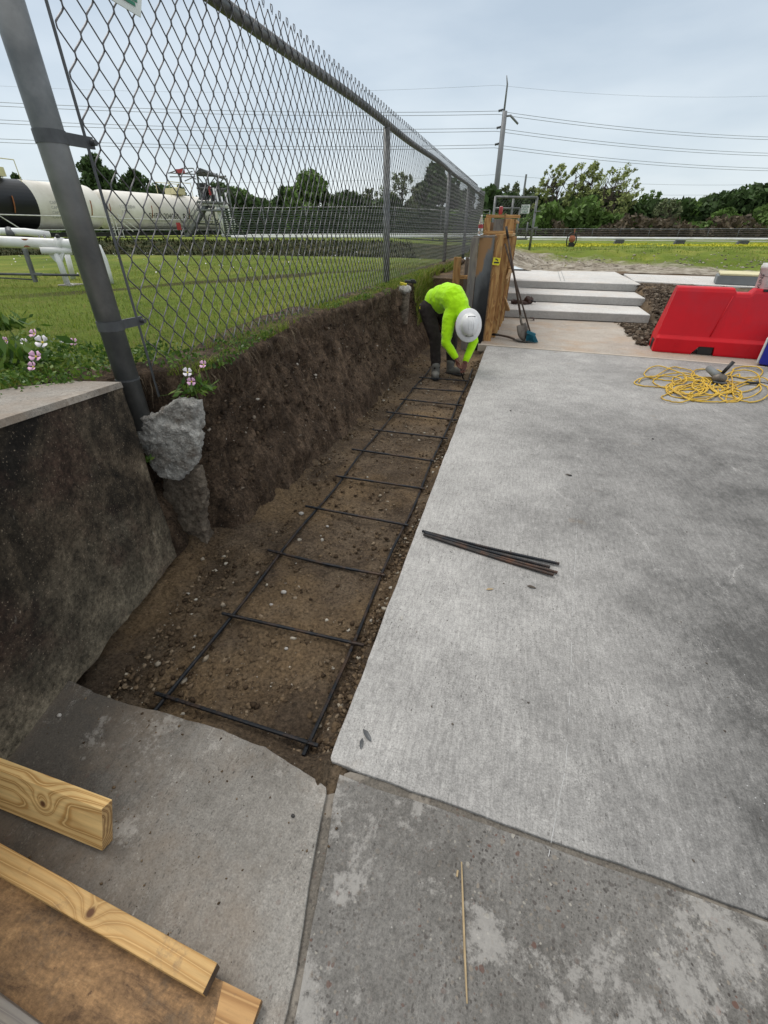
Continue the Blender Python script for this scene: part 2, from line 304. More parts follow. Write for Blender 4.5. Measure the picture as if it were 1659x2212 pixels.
M['wire']=simple('galvanised_wire',(.145,.142,.150),.5,.55,.2,12,.05)
M['darksteel']=simple('weathered_steel',(.10,.105,.11),.55,.5,.3,14,.1)
M['rebar']=simple('dark_rebar',(.017,.020,.025),.5,.5,.4,25,.3,dirt=(.075,.045,.028))
M['rebar2']=simple('rusty_rebar',(.040,.036,.034),.6,.4,.4,25,.3,dirt=(.12,.055,.03))
def wood(name,l,d,ring=22,st=.16,off=(0,.03,-.07),knot=None,grey=0,rough=.62,bumps=.25):
    b=NB(name); v=b.vec((st,1,1),off); ns=b.n('TexNoise'); ns.inputs['Scale'].default_value=5.5; ns.inputs['Detail'].default_value=2; b.l(v,ns.inputs['Vector'])
    va=b.n('VectorMath',operation='MULTIPLY_ADD'); b.l(ns.outputs['Color'],va.inputs[0]); va.inputs[1].default_value=(.06,.11,.11); b.l(v,va.inputs[2]); vv=va.outputs[0]
    kd=None
    if knot:
        vm=b.n('VectorMath',operation='DISTANCE'); b.l(b.tc.outputs['Object'],vm.inputs[0]); vm.inputs[1].default_value=knot; kd=vm.outputs['Value']
        g=b.ramp(kd,[(0.,.06),(.018,.042),(.05,.018),(.12,0.)],'B_SPLINE'); ad=b.n('VectorMath',operation='ADD'); b.l(vv,ad.inputs[0]); b.l(g,ad.inputs[1]); vv=ad.outputs[0]
    w=b.n('TexWave',wave_type='RINGS',rings_direction='X',wave_profile='SIN'); w.inputs['Scale'].default_value=ring; w.inputs['Distortion'].default_value=1.5; w.inputs['Detail'].default_value=2; w.inputs['Detail Scale'].default_value=1.2; b.l(vv,w.inputs['Vector'])
    col=b.ramp(w.outputs['Color'],[(0.,l),(.45,tuple(p*.75+q*.25 for p,q in zip(l,d))),(.82,d),(.97,tuple(q*.85 for q in d)),(1.,l)])
    fib=b.noise(60,5,.7,st=(.06,1,1)); col=b.mix(1,col,b.ramp(fib,[(.3,.78),(.7,1.2)]),'MULTIPLY')
    if grey: col=b.mix(b.ramp(b.noise(6,6,.6,st=(.4,1,1)),[(.4,grey),(.65,grey*.35)]),col,(.15,.145,.14))
    dirt=b.noise(11,8,.75,loc=(1,1,1)); col=b.mix(b.ramp(dirt,[(.56,0.),(.68,.55)]) if grey or name!='fresh_pine' else b.ramp(dirt,[(.64,0.),(.74,.3)]),col,(.16,.11,.07))
    if knot: col=b.mix(b.ramp(kd,[(.0,1.),(.009,.95),(.014,0.)]),col,(.10,.04,.015))
    return b.out(col,rough,b.bump(fib,bumps,.002,b.bump(w.outputs['Color'],.12,.002)),0,.35)
M['pine']=wood('fresh_pine',(.70,.48,.205),(.48,.27,.09),ring=20,knot=(.16,-.019,.012))
M['pine2']=wood('handled_pine',(.54,.345,.14),(.44,.255,.09),ring=12,knot=(.33,-.004,.019))
M['pine3']=wood('form_pine',(.50,.29,.11),(.33,.16,.055),ring=18)
M['darkpine']=wood('dark_form_pine',(.36,.19,.07),(.22,.10,.035),ring=15)  # darker tone of form pine, alternated so the studs read apart
M['pineend']=wood('pine_end_grain',(.50,.32,.14),(.24,.13,.05),ring=26,st=1.)
M['darkend']=simple('dark_board_end',(.09,.06,.038),.85,var=.4,scale=30,bump=.5)
M['greywood']=wood('weathered_form_board',(.30,.25,.19),(.17,.13,.10),ring=18,grey=.8)
def ply():
    b=NB('muddy_plywood'); g=b.noise(9,10,.82,st=(.5,1.8,1),dist=.4); col=b.ramp(g,[(.36,(.085,.05,.028)),(.47,(.21,.125,.062)),(.58,(.32,.19,.09)),(.68,(.42,.28,.15))])
    col=b.mix(b.ramp(b.noise(5,9,.78,loc=(3,1,5)),[(.52,0.),(.60,.7)]),col,(.12,.085,.055)); col=b.mix(b.ramp(b.noise(14,7,.8,st=(1,.5,1),loc=(9,1,5)),[(.64,0.),(.68,.75)]),col,(.05,.022,.015))
    col=b.mix(1,col,b.ramp(b.noise(70,5,.8),[(.3,.6),(.7,1.35)]),'MULTIPLY'); return b.out(col,.72,b.bump(b.noise(40,6,.8),.5,.004),0,.3)
M['plywood']=ply()
M['plyclean']=wood('plywood_corner',(.46,.27,.11),(.34,.18,.065),ring=9)
def bulk():
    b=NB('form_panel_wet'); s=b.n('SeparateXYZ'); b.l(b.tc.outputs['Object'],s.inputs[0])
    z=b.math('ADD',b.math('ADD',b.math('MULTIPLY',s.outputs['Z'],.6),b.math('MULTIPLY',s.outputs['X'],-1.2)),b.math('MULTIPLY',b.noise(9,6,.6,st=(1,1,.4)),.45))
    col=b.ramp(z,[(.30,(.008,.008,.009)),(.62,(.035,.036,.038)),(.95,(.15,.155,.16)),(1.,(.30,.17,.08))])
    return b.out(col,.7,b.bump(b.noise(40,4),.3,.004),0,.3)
M['bulk']=bulk()
M['red']=simple('red_plastic',(.60,.003,.012),.48,var=.12,scale=2.0,bump=.1,spec=.3,dirt=(.44,.02,.035))
M['blue']=simple('blue_plastic',(.012,.02,.30),.35,var=.1,scale=4,bump=.1)
M['black']=simple('black_plastic',(.012,.012,.013),.45,var=.3,scale=10)
M['white']=simple('white_plastic',(.72,.72,.70),.45,var=.08,scale=6,dirt=(.5,.48,.44))
M['whitepaint']=simple('white_pipe_paint',(.78,.79,.79),.45,var=.1,scale=3,dirt=(.60,.58,.53))
M['rust']=simple('rust',(.28,.10,.035),.8,var=.4,scale=20)
M['tank']=simple('tank_white_paint',(.80,.77,.71),.5,var=.08,scale=.5,bump=.02,dirt=(.52,.48,.40))
M['tankblack']=simple('tank_black_paint',(.010,.010,.011),.42,var=.3,scale=1,bump=.02)
M['ink']=simple('dark_lettering',(.03,.03,.035),.6,var=.1)
M['greyink']=simple('faded_lettering',(.33,.33,.33),.6,var=.1)
M['underframe']=simple('underframe_steel',(.035,.033,.032),.7,var=.3,scale=2)
M['cord']=simple('yellow_cord',(.62,.40,.035),.5,var=.2,scale=12,dirt=(.40,.25,.06))
M['hiviz']=simple('lime_shirt_fabric',(.44,.86,.004),.75,var=.06,scale=6,bump=.4,spec=.2,bd=.01)
M['hiviz'].node_tree.nodes['Principled BSDF'].inputs['Sheen Weight'].default_value=.2
M['trousers']=simple('dark_trouser_fabric',(.034,.028,.026),.9,var=.35,scale=9,bump=.5,spec=.15,bd=.008)
M['boot']=simple('grey_boot_leather',(.15,.145,.13),.75,var=.3,scale=20,bump=.3)
M['sole']=simple('boot_sole',(.03,.03,.03),.8)
M['skin']=simple('brown_skin',(.13,.045,.028),.55,var=.15,scale=20)
M['hat']=simple('white_helmet_shell',(.74,.74,.74),.32,var=.06,scale=6)
M['leather']=simple('dark_leather',(.045,.018,.012),.6,var=.4,scale=15,bump=.4)
M['handle']=simple('worn_tool_handle',(.07,.045,.032),.6,var=.35,scale=20)
M['toolsteel']=simple('dirty_tool_steel',(.16,.14,.12),.55,.5,.35,14,.2)
M['teal']=simple('teal_bristle',(.01,.13,.19),.7,var=.3,scale=40)
M['tape']=simple('yellow_tag_plastic',(.75,.66,.03),.5,var=.1)
M['signwhite']=simple('sign_white',(.70,.74,.70),.4,var=.05)
M['green']=simple('sign_green',(.02,.20,.11),.5,var=.1)
M['cream']=simple('cream_lid',(.66,.60,.36),.6,var=.12,scale=3)
M['greypl']=simple('grey_crate',(.17,.185,.19),.6,var=.12,scale=4)
M['copper']=simple('copper_metal',(.40,.14,.08),.4,.6,.3,8)
M['pole']=simple('pole_steel',(.22,.225,.235),.6,.2,.12,1)
M['cable']=simple('overhead_cable',(.27,.29,.32),.6,.3,.1,1)
M['bark']=simple('tree_bark',(.085,.068,.052),.95,var=.35,scale=6,bump=.6)
M['footing']=simple('broken_footing_concrete',(.80,.77,.72),.9,var=.45,scale=20,bump=1.,dirt=(.24,.18,.13),bd=.04)
M['footing2']=simple('soiled_footing_concrete',(.34,.28,.215),.95,var=.55,scale=30,bump=1.,dirt=(.075,.05,.033),bd=.03)
M['shadecloth']=simple('brown_privacy_strip',(.07,.058,.055),.9,var=.3,scale=1.5)
M['greencloth']=simple('green_privacy_strip',(.045,.065,.05),.9,var=.3,scale=1.)
M['straw']=simple('dry_straw',(.40,.30,.17),.8,var=.2,scale=30)
M['stone']=simple('pale_stone',(.42,.40,.37),.85,var=.25,scale=20,bump=.5)
M['chalk']=simple('white_chalk',(.50,.50,.50),.9,var=.2,scale=30)
M['joint']=concrete('joint_grit',(.085,.075,.062),(.19,.17,.145),old=.8,broom=0.)
M['batten']=simple('pale_expansion_strip',(.48,.42,.35),.8,var=.15,scale=6)
M['label']=simple('red_label',(.38,.04,.045),.5)
def water():
    b=NB('clear_bottle'); b.b.inputs['Transmission Weight'].default_value=.85; b.b.inputs['IOR'].default_value=1.25
    return b.out((.93,.96,.97),.06)
M['pet']=water()
def leafm(name,c):
    a=tuple(k*.45 for k in c); d=tuple(min(1,k*1.7) for k in c)
    return island(name,[(0,a),(.5,c),(1,d)],.65,.25,sub=.25)
M['leaf_dark']=leafm('dark_foliage',(.060,.100,.034)); M['leaf_mid']=leafm('mid_foliage',(.11,.18,.045)); M['leaf_light']=leafm('light_foliage',(.12,.17,.04)); M['leaf_olive']=leafm('willow_foliage',(.27,.31,.11))
M['leaf_grey']=leafm('grey_green_foliage',(.17,.20,.10)); M['leaf_brown']=leafm('brown_scrub_foliage',(.10,.078,.052))
# ================================================================= SETTING
def ss(x,a,b): t=np.clip((np.asarray(x,float)-a)/(b-a),0,1); return t*t*(3-2*t)
def H(x,y):      # height of the turf: left terrace, berm beyond it, lower lawn on the right
    x=np.asarray(x,float); y=np.asarray(y,float); f=-math.sin(YAW)*x+math.cos(YAW)*y; l=math.cos(YAW)*x+math.sin(YAW)*y
    left=.93+.36*ss(f,15.8,18.6)*(1-ss(f,20,30))+.10*ss(f,20,30)
    left=left-.13*ss(y,9,20)*ss(x,-6,-2)
    right=.49+.36*ss(f,17.2,21.5)-.10*ss(f,24,33)
    w=1-ss(x,-1.3,.6) if True else 0
    w=np.where(y>22,1-ss(l,-1.,6.),w)
    z=left*w+right*(1-w)
    near=np.exp(-((f-19)/3.5)**2)*ss(l,4,6.)
    return z+.05*fbm(x*.35,y*.35,3,5)+near*.26*fbm(x*1.1,y*1.1,4,11)+.02*fbm(x*1.6,y*1.6,2,6)
def lawn():
    xs=np.unique(np.concatenate([[-700,-400,-220,-140,-100,-80],np.arange(-70,-14,1.),np.arange(-14,-2.05,.2),[-2.03,-1.9],np.arange(-1.6,16,.2),np.arange(16,70,1.2),[80,110,160,250,400,700]]).round(4))
    ys=np.unique(np.concatenate([[-60,-30,-15,-8],np.arange(-5,0,.5),np.arange(0,16.5,.25),np.arange(16.5,26,.12),np.arange(26,70,.8),[75,85,100,130,180,260,400,700,1200]]).round(4))
    X,Y=np.meshgrid(xs,ys); Z=H(X,Y); V=np.stack([X,Y,Z],-1).reshape(-1,3); nx=len(xs); F_=[]
    for j in range(len(ys)-1):
        for i in range(nx-1):
            cx=(xs[i]+xs[i+1])/2; cy=(ys[j]+ys[j+1])/2
            if cx>-1.9 and cy<16.5 and cx<60: continue
            if cx>-2.02 and cy<2.3: continue
            if cx>-1.9 and cy<-5: continue
            a=j*nx+i; F_.append((a,a+1,a+nx+1,a+nx))
    o=mesh('lawn',V,F_,M['lawn'],smooth=True); tag(o,kind='structure')
lawn()
o=MB().box((3,3,-.62),(26,34,.3)).build('sub_ground',M['soil']); tag(o,kind='structure')
def jag(p,q,n,amp,seed):
    p=Vector(p);q=Vector(q);nrm=Vector((-(q-p).y,(q-p).x)).normalized(); L_=(q-p).length
    return [p.lerp(q,i/n)+nrm*(amp*float(fbm(i/n*L_*5,seed,5,seed))) for i in range(n+1)]
def slab(name,poly,z,th,mat,bev=.004):
    o=MB().prism([(p[0],p[1],z-th) for p in poly],(0,0,th)).build(name,mat); tag(o,kind='structure'); return bevel(o,bev,2)
# new slab right of the trench
e=jag((-.405,7.70),(-.415,.80),120,.006,3); e+=[Vector((-.414,.758)),Vector((-.406,.745))]; e+=jag((-.37,.742),(1.0,.672),60,.012,8)+[Vector((14,.16)),Vector((14,7.0))]+[Vector((3.5,7.35)),Vector((2.1,7.53))]
slab('concrete_slab',[tuple(p) for p in e],0,.14,M['slab'])
# older slab in the near right, level with it
j2=jag((-.362,.685),(-.262,.12),50,.016,21); j2b=jag((-.262,.12),(-.14,-.6),20,.01,22)
e=jag((1.0,.658),(-.362,.712),60,.010,15); e=e+j2+j2b+[Vector((14,-.6)),Vector((14,.15))]
slab('worn_slab',[tuple(p) for p in e],-.004,.14,M['old'],.003)
e=jag((-1.75,.765),(-1.47,.745),14,.008,30)+jag((-1.47,.745),(-.66,.735),90,.016,31)[1:]+jag((-.66,.735),(-.392,.655),40,.012,32)[1:]
e=e+jag((-.384,.64),(-.284,.12),40,.010,33)+jag((-.284,.12),(-.165,-.6),12,.01,34)+[Vector((-3,-.6)),Vector((-3,.765))]
slab('side_slab',[tuple(p) for p in reversed(e)],0,.14,M['left'],.004)
V=[(-.46,.60,-.018),(14,.0,-.018),(14,.3,-.018),(1,.72,-.018),(-.40,.79,-.024)]
o=mesh('joint_filler',[(-.47,-.7,-.009),(.1,-.7,-.009),(.1,.60,-.009),(14,-.05,-.009),(14,.4,-.009),(1,.76,-.009),(-.33,.735,-.012),(-.44,.66,-.018)],[(0,1,2,7),(7,2,6),(2,3,4,5,6)],M['joint']); tag(o,kind='structure')
# dusty pad between the slab and the steps
slab('concrete_pad',[(-.52,7.78),(2.1,7.565),(3.5,7.39),(14,7.05),(14,11.5),(2.62,10.9),(-.40,10.9),(-.50,8.6)],-.002,.14,M['pad'],.004)
e=[(-.55,7.735),(2.1,7.515),(3.6,7.33),(6.,7.1),(6.,7.13),(3.6,7.385),(2.1,7.57),(-.55,7.79)]
o=MB().prism([(x,y,-.1) for x,y in e],(0,0,.106)).build('expansion_strip',M['batten']); tag(o,kind='structure')
# trench floor
def floor_():
    xs=np.arange(-2.15,-.33,.018); ys=np.concatenate([np.arange(.55,4.5,.018),np.arange(4.5,13.2,.04)]); X,Y=np.meshgrid(xs,ys)
    Z=-.155+.024*fbm(X*2.2,Y*2.2,3,40)+.022*fbm(X*11,Y*11,3,41)+.018*np.maximum(0,fbm(X*26,Y*26,3,42))
    Z+=.055*ss(X,-.52,-.42)*(.7+fbm(X*7,Y*7,2,44))+.05*ss(-X,1.45,1.62)*(.8+fbm(X*5,Y*5,3,45))
    Z+=.05*(1-ss(Y,.72,.85)); Z-=.045*ss(-X,1.42,1.60)*(1-ss(Y,1.75,1.95))*(.7+fbm(X*4,Y*4,2,47))
    Z+=.135*np.exp(-((X+.395)**2+(Y-.70)**2)/.0032)
    Z=np.minimum(Z,np.where((X>-.42),-.012,1))
    V=np.stack([X,Y,Z],-1).reshape(-1,3); nx=len(xs); i,j=np.meshgrid(np.arange(nx-1),np.arange(len(ys)-1)); a=(j*nx+i).ravel()
    o=mesh('trench_floor',V,np.stack([a,a+1,a+nx+1,a+nx],1),M['soil'],smooth=True); tag(o,kind='structure')
floor_()
TOPX=lambda y: np.interp(y,[1.0,1.96,2.10,2.35,3.1,3.9,4.8,6,8,9.8,12,14],[-2.04,-2.04,-1.72,-1.68,-1.78,-1.85,-1.79,-1.67,-1.71,-1.73,-1.63,-1.6])
BOTX=lambda y: np.interp(y,[1.0,1.94,2.08,2.55,3.9,6.4,8.5,14],[-1.90,-1.86,-1.62,-1.56,-1.47,-1.50,-1.45,-1.45])
def bank():
    ys=np.concatenate([np.arange(1.60,5,.016),np.arange(5,14,.035)])
    ts=np.array([0,.04,.08,.12,.15,.18,.21,.24]+list(np.arange(.27,.90,.022))+[.9,.92,.935,.95,.965,.98,1.])
    pt=[0,.08,.15,.24,.30,.55,.85,.92,.95,.98,1.0]
    off=[.0,-.02,-.03,-.10,-.14,-.19,-.205,-.18,-.20,-.30,-.5]       # from bottom line inwards, at top replaced by the lip line
    zz=[-.17,-.08,.06,.15,.24,.50,.80,.89,.925,.935,.935]
    T,Y=np.meshgrid(ts,ys); Z=np.interp(T,pt,zz); b=BOTX(Y); tp=TOPX(Y)
    k=np.interp(T,[0,.24,.92,1],[0,.25,1,1]); base=b+np.interp(T,pt,off)
    lip=tp+np.interp(T,[0,.85,.92,.95,1],[0,-.03,.0,-.03,-.4]); X=base*(1-k)+lip*k
    face=np.interp(T,[0,.1,.85,.97,1],[.3,1,1,.5,0])
    rid=1-2*np.abs(fbm(Y*5.5,Z*6.5,4,57)); X=X+face*(.060*fbm(Y*1.7,Z*2.2,4,50)+.022*fbm(Y*9,Z*2.4,3,51)+.045*fbm(Y*9+3,Z*10,4,58)+.022*(rid-.6)+.026*fbm(Y*30,Z*26,3,52)+.012*fbm(Y*70,Z*60,2,55))
    X=X+.035*face*np.maximum(0,fbm(Y*13,Z*15,3,59))
    X+=.03*np.exp(-((Z-.16-.06*fbm(Y*1.5,0*Y,3,53))/.05)**2)*(.6+fbm(Y*5,Z*5,2,54))
    Z=Z+.03*fbm(Y*3,T*3,3,56)*np.interp(T,[.85,.95],[0,1])+.10*ss(-Y,-9,-7)*0
    V=np.stack([X,Y,Z],-1).reshape(-1,3); nx=len(ts); i,j=np.meshgrid(np.arange(nx-1),np.arange(len(ys)-1)); a=(j*nx+i).ravel()
    o=mesh('earth_bank',V,np.stack([a,a+nx,a+nx+1,a+1],1),M['bank'],smooth=True); tag(o,kind='structure')
bank()
# steps and walk
def step(name,y0,y0r,z,y1,x0,x1,mat=None,th=.17):
    o=MB().prism([(x0,y0,z-th),(x1,y0r,z-th),(x1,y1,z-th),(x0,y1,z-th)],(0,0,th)).build(name,M['steps']); bevel(o,.012,2); return o
st=thing('concrete_steps','three wide pale concrete steps rising to the lawn behind the red barrier','steps',(1.2,12,0))
for (y0,yr,z,y1,x1) in ((10.64,10.62,.17,12.05,2.59),(12.03,11.80,.34,13.3,2.68),(13.22,12.98,.51,16.9,2.76)):
    m=MB().prism([(-.38,y0,z-.16),(x1,yr,z-.16),(x1,y1,z-.16),(-.38,y1,z-.16)],(0,0,.16)); o=m.build('step',M['steps'],st); bevel(o,.014,2)
    o=MB().beam((-.38,y0-.002,z-.085),(x1,yr-.002,z-.085),.006,.14).build('riser',M['stepface'],st)
for x in (.95,1.05): MB().beam((x,13.3,.512),(x+.10,16.8,.512),.022,.004).build('groove',M['stepface'],st)
o=MB().prism([(2.78,13.85,.34),(4.42,13.25,.34),(14,11.,.34),(14,14.,.34),(5.3,15.8,.34),(2.9,16.2,.34)],(0,0,.168)).build('side_walk',M['steps']); tag(o,kind='structure'); bevel(o,.012)
o=MB().prism([(-1.75,9.35,-.1),(-.90,9.35,-.1),(-.90,17.2,-.1),(-1.75,17.2,-.1)],(0,0,.93)).build('earth_fill',M['soil']); tag(o,kind='structure')
o=MB().prism([(-.38,16.85,.3),(14,14.0,.3),(16,17,.3),(-.38,17.4,.3)],(0,0,.195)).build('walk_verge',M['soil']); tag(o,kind='structure')
# spoil heap between the steps and the barrier
def heap():
    xs=np.arange(1.95,5.2,.03); ys=np.arange(8.35,14.0,.035); X,Y=np.meshgrid(xs,ys)
    Z=-.03+.50*ss(Y+.25*(X-2),9.3,13.2)*ss(X,2.5,2.75)+.15*ss(X,2.05,2.6)*ss(Y,8.45,8.9)*(1-ss(Y,9.6,10.4))
    Z=np.where(X<2.78,np.minimum(Z,.02+.16*ss(X,2.0,2.5)+.4*ss(X,2.6,2.74)),Z)
    Z+=.05*fbm(X*3,Y*3,4,60)+.03*np.abs(fbm(X*12,Y*12,3,61))
    V=np.stack([X,Y,Z],-1).reshape(-1,3); nx=len(xs); i,j=np.meshgrid(np.arange(nx-1),np.arange(len(ys)-1)); a=(j*nx+i).ravel()
    o=mesh('spoil_ground',V,np.stack([a,a+1,a+nx+1,a+nx],1),M['clodm'],smooth=True); tag(o,kind='structure')
M['clodm']=soilmat('spoil_soil',(.05,.037,.026),(.10,.076,.054),(.18,.145,.11))
heap()
# ---------------------------------------------------------------- scatter helpers
def clods(name,P,r,mat,label,cat,seed=0,flat=.7):
    rg=np.random.default_rng(seed); bm=bmesh.new(); bmesh.ops.create_icosphere(bm,subdivisions=1,radius=1); B=np.array([v.co[:] for v in bm.verts]); Fb=np.array([[v.index for v in f.verts] for f in bm.faces]); bm.free()
    n=len(P); K=len(B); V=B[None]*(1+.95*(rg.random((n,K,1))-.5)); a=rg.random(n)*6.28; sc=r[:,None]*np.stack([.7+.7*rg.random(n),.7+.7*rg.random(n),flat*(.7+.5*rg.random(n))],1)
    V=V*sc[:,None,:]; c,s=np.cos(a)[:,None],np.sin(a)[:,None]; x=V[...,0]*c-V[...,1]*s; y=V[...,0]*s+V[...,1]*c; V=np.stack([x,y,V[...,2]],-1)+P[:,None,:]
    F_=(Fb[None]+(np.arange(n)*K)[:,None,None]).reshape(-1,3); o=mesh(name,V.reshape(-1,3),F_,mat); tag(o,label,cat,kind='stuff'); return o
rg=RNG
n=11000; y=.66+ (rg.random(n)**1.6)*6.6; x=-1.85+rg.random(n)*1.42; x=np.where(rg.random(n)<.3,-.53+.09*rg.random(n),x); x=np.where(y>2.0,np.maximum(x,BOTX(y)+.10*rg.random(n)**2),x); xl=-1.40-.23*(y-.1)/1.6; x=np.where((y<1.75)&(x<xl),xl+.25*rg.random(n)**2,x)
clods('soil_clods',np.stack([x,y,-.15+.006*rg.random(n)+.04*ss(x,-.52,-.42)],1),.002+.013*rg.random(n)**3.6,M['clod'],'crumbs of dark earth and gravel lying over the trench floor','soil crumbs',1)
n=4200; y=8.4+rg.random(n)*4.9; x=2.0+rg.random(n)*1.6; k=(x>2.7)|(y<10.4); x,y=x[k],y[k]; n=len(x)
z=.02+.46*ss(y+.25*(x-2),9.3,13.2)*ss(x,2.55,2.75)+.14*ss(x,2.05,2.6)*ss(y,8.45,8.9)*(1-ss(y,9.6,10.4))
clods('spoil_clods',np.stack([x,y,z],1),.010+.036*rg.random(n)**2,M['clod2'],'broken brown clods heaped between the steps and the red barrier','soil crumbs',2)
n=900; y=.1+rg.random(n)*7; x=-.35+rg.random(n)**1.3*4.2; k=~((y<.75)&(x<-.2)); x,y=x[k],y[k]
clods('slab_grit',np.stack([x,y,np.full(len(x),.001)],1),.001+.0035*rg.random(len(x))**3,island('grit',[(0,(.05,.04,.035)),(.5,(.13,.11,.09)),(.85,(.28,.26,.24)),(1,(.5,.48,.45))],.9),'fine grit and crumbs scattered over the concrete','grit',3)
n=260; y=-.1+rg.random(n)*.85; x=-1.5+rg.random(n)*1.2
clods('side_grit',np.stack([x,y,np.full(len(x),.001)],1),.0012+.004*rg.random(len(x))**3,M['clod'],'small crumbs of earth on the near left concrete','grit',4)
# cut-bank pebbles sticking out of the face
n=2000; y=2.05+rg.random(n)**1.3*6; t=rg.random(n); z=-.05+.85*t; x=np.interp(z,[-.1,.15,.25,.85],[0,-.07,-.13,-.2])*0+ (BOTX(y)*(1-np.interp(z,[-.1,.2,.85],[0,.3,.95]))+TOPX(y)*np.interp(z,[-.1,.2,.85],[0,.3,.95])) + np.interp(z,[-.1,.15,.3,.85],[.0,-.06,-.105,-.02])
clods('bank_pebbles',np.stack([x+.012,y,z],1),.003+.014*rg.random(n)**3,island('bank_pebble',[(0,(.025,.016,.010)),(.5,(.06,.038,.024)),(.88,(.12,.08,.05)),(.96,(.28,.24,.19)),(1,(.5,.46,.4))],.9),'small pale pebbles and crumbs held in the cut earth face','pebbles',5,.9)
# roots hanging from the lip
def roots():
    m=MB(); rr=random.Random(4)
    for i in range(620):
        y=1.95+rr.random()**1.4*7.5; x=float(TOPX(y))+rr.uniform(-.04,.03); z=.90+rr.uniform(-.05,.03); p=Vector((x,y,z)); d=Vector((rr.uniform(.3,1.),rr.uniform(-1,.6),rr.uniform(-.2,.3))).normalized(); P=[p]
        L_=rr.uniform(.03,.16)
        for k in range(4): d=(d+Vector((rr.uniform(-.4,.15),rr.uniform(-.5,.5),-.55))).normalized(); P.append(P[-1]+d*L_/4)
        m.tube(P,[.0014,.0012,.001,.0008,.0005],3,False)
    o=m.build('hanging_roots',M['root']); tag(o,'tangle of thin dry roots hanging from the turf over the cut bank','roots',kind='stuff')
roots()
def blades(name,P,h,w,mat,label,cat='grass',seed=0,lean=.5):
    rg=np.random.default_rng(seed); n=len(P); a=rg.random(n)*6.28; d=np.stack([np.cos(a),np.sin(a),0*a],1); a2=a+1.2+rg.random(n); l=np.stack([np.cos(a2),np.sin(a2),0*a],1)*(lean*rg.random(n))[:,None]
    up=np.array([0,0,1.]); h=h[:,None]; w=w[:,None]; mid=P+h*.55*(up+l*.5); tip=P+h*(up*.92+l*1.3)
    V=np.stack([P-d*w/2,P+d*w/2,mid+d*w*.38,mid-d*w*.38,tip],1).reshape(-1,3); b=np.arange(n)*5
    F_=[]; q=np.stack([b,b+1,b+2,b+3],1); t=np.stack([b+3,b+2,b+4,b+4],1)
    F4=np.concatenate([q]); F3=np.stack([b+3,b+2,b+4],1)
    # triangulate everything so that one array holds all
    T=np.concatenate([np.stack([b,b+1,b+2],1),np.stack([b,b+2,b+3],1),F3])
    o=mesh(name,V,T,mat); tag(o,label,cat,kind='stuff'); return o
def scat(n,x0,x1,y0,y1,pw=1.,py=1.):
    x=x1-(x1-x0)*rg.random(n)**pw; y=y0+(y1-y0)*rg.random(n)**py; return x,y
x,y=scat(70000,-8.5,-1.75,1.3,13,1.5,1.3); k=(x<TOPX(y)-.03)&((y>2.0)|(x<-2.1))&(fbm(x*1.3,y*1.3,3,70)>-.55); x,y=x[k],y[k]
blades('mown_grass',np.stack([x,y,H(x,y)-.008],1),.018+.035*rg.random(len(x)),.003+.004*rg.random(len(x)),M['blade'],'short mown green grass on the terrace behind the fence',seed=5)
n=13000; y=2.05+rg.random(n)**1.3*9; x=TOPX(y)+.01-rg.random(n)**1.3*.40; k=fbm(y*2.4,x*2.4,3,71)>-.02; x,y=x[k],y[k]
blades('edge_grass',np.stack([x,y,np.full(len(x),.915)],1),.02+.06*rg.random(len(x))**1.5,.003+.003*rg.random(len(x)),M['blade'],'long uncut grass fringing the top of the cut bank',seed=6,lean=.9)
n=3600; y=7.6+rg.random(n)*5; t=rg.random(n)**.8; x=TOPX(y)+.05+.1*(1-t); z=.25+.68*t; k=fbm(y*2,z*3,3,72)>-.2
blades('slope_grass',np.stack([x,y,z],1)[k],.06+.12*rg.random(k.sum()),.007+.006*rg.random(k.sum()),M['blade'],'long grass trailing down the far end of the bank behind the worker',seed=7,lean=1.1)
n=9000; f=15.6+rg.random(n)*3.2; l=-17+rg.random(n)*18; P=np.array([FL(a,b)[:] for a,b in zip(f,l)]); P[:,2]=H(P[:,0],P[:,1])-.01
blades('berm_grass',P,.04+.09*rg.random(n)**2,.02+.02*rg.random(n),island('berm_blades',[(0,(.010,.016,.004)),(.6,(.022,.030,.008)),(.9,(.05,.045,.018)),(1,(.10,.08,.04))],.9,.1),'rough dark grass on the bank at the far side of the lawn',seed=8)
n=9000; f=18+rg.random(n)*9; l=5+rg.random(n)*16; P=np.array([FL(a,b)[:] for a,b in zip(f,l)]); P[:,2]=H(P[:,0],P[:,1]); k=(fbm(P[:,0]*1.2,P[:,1]*1.2,3,75)>.02+.30*(1-ss(f,18.5,21.5)))&(P[:,1]>17.4)
blades('sparse_grass',P[k],.03+.08*rg.random(k.sum()),.012+.014*rg.random(k.sum()),M['blade'],'sparse tufts growing through the pale dirt beyond the steps',seed=9)
n=1500; f=17.2+rg.random(n)**1.6*3.0; l=4.2+rg.random(n)*11; P=np.array([FL(a,b)[:] for a,b in zip(f,l)]); P[:,2]=H(P[:,0],P[:,1]); k=(P[:,1]>17.2)&(fbm(P[:,0]*1.5,P[:,1]*1.5,3,79)>-.1); P=P[k]
clods('pale_dirt_clods',P,.008+.045*rg.random(len(P))**3,island('pale_clod',[(0,(.10,.085,.065)),(.5,(.28,.245,.195)),(1,(.50,.46,.39))],.95,.2),'pale clods and rubble on the bare dirt beyond the steps','soil crumbs',8)
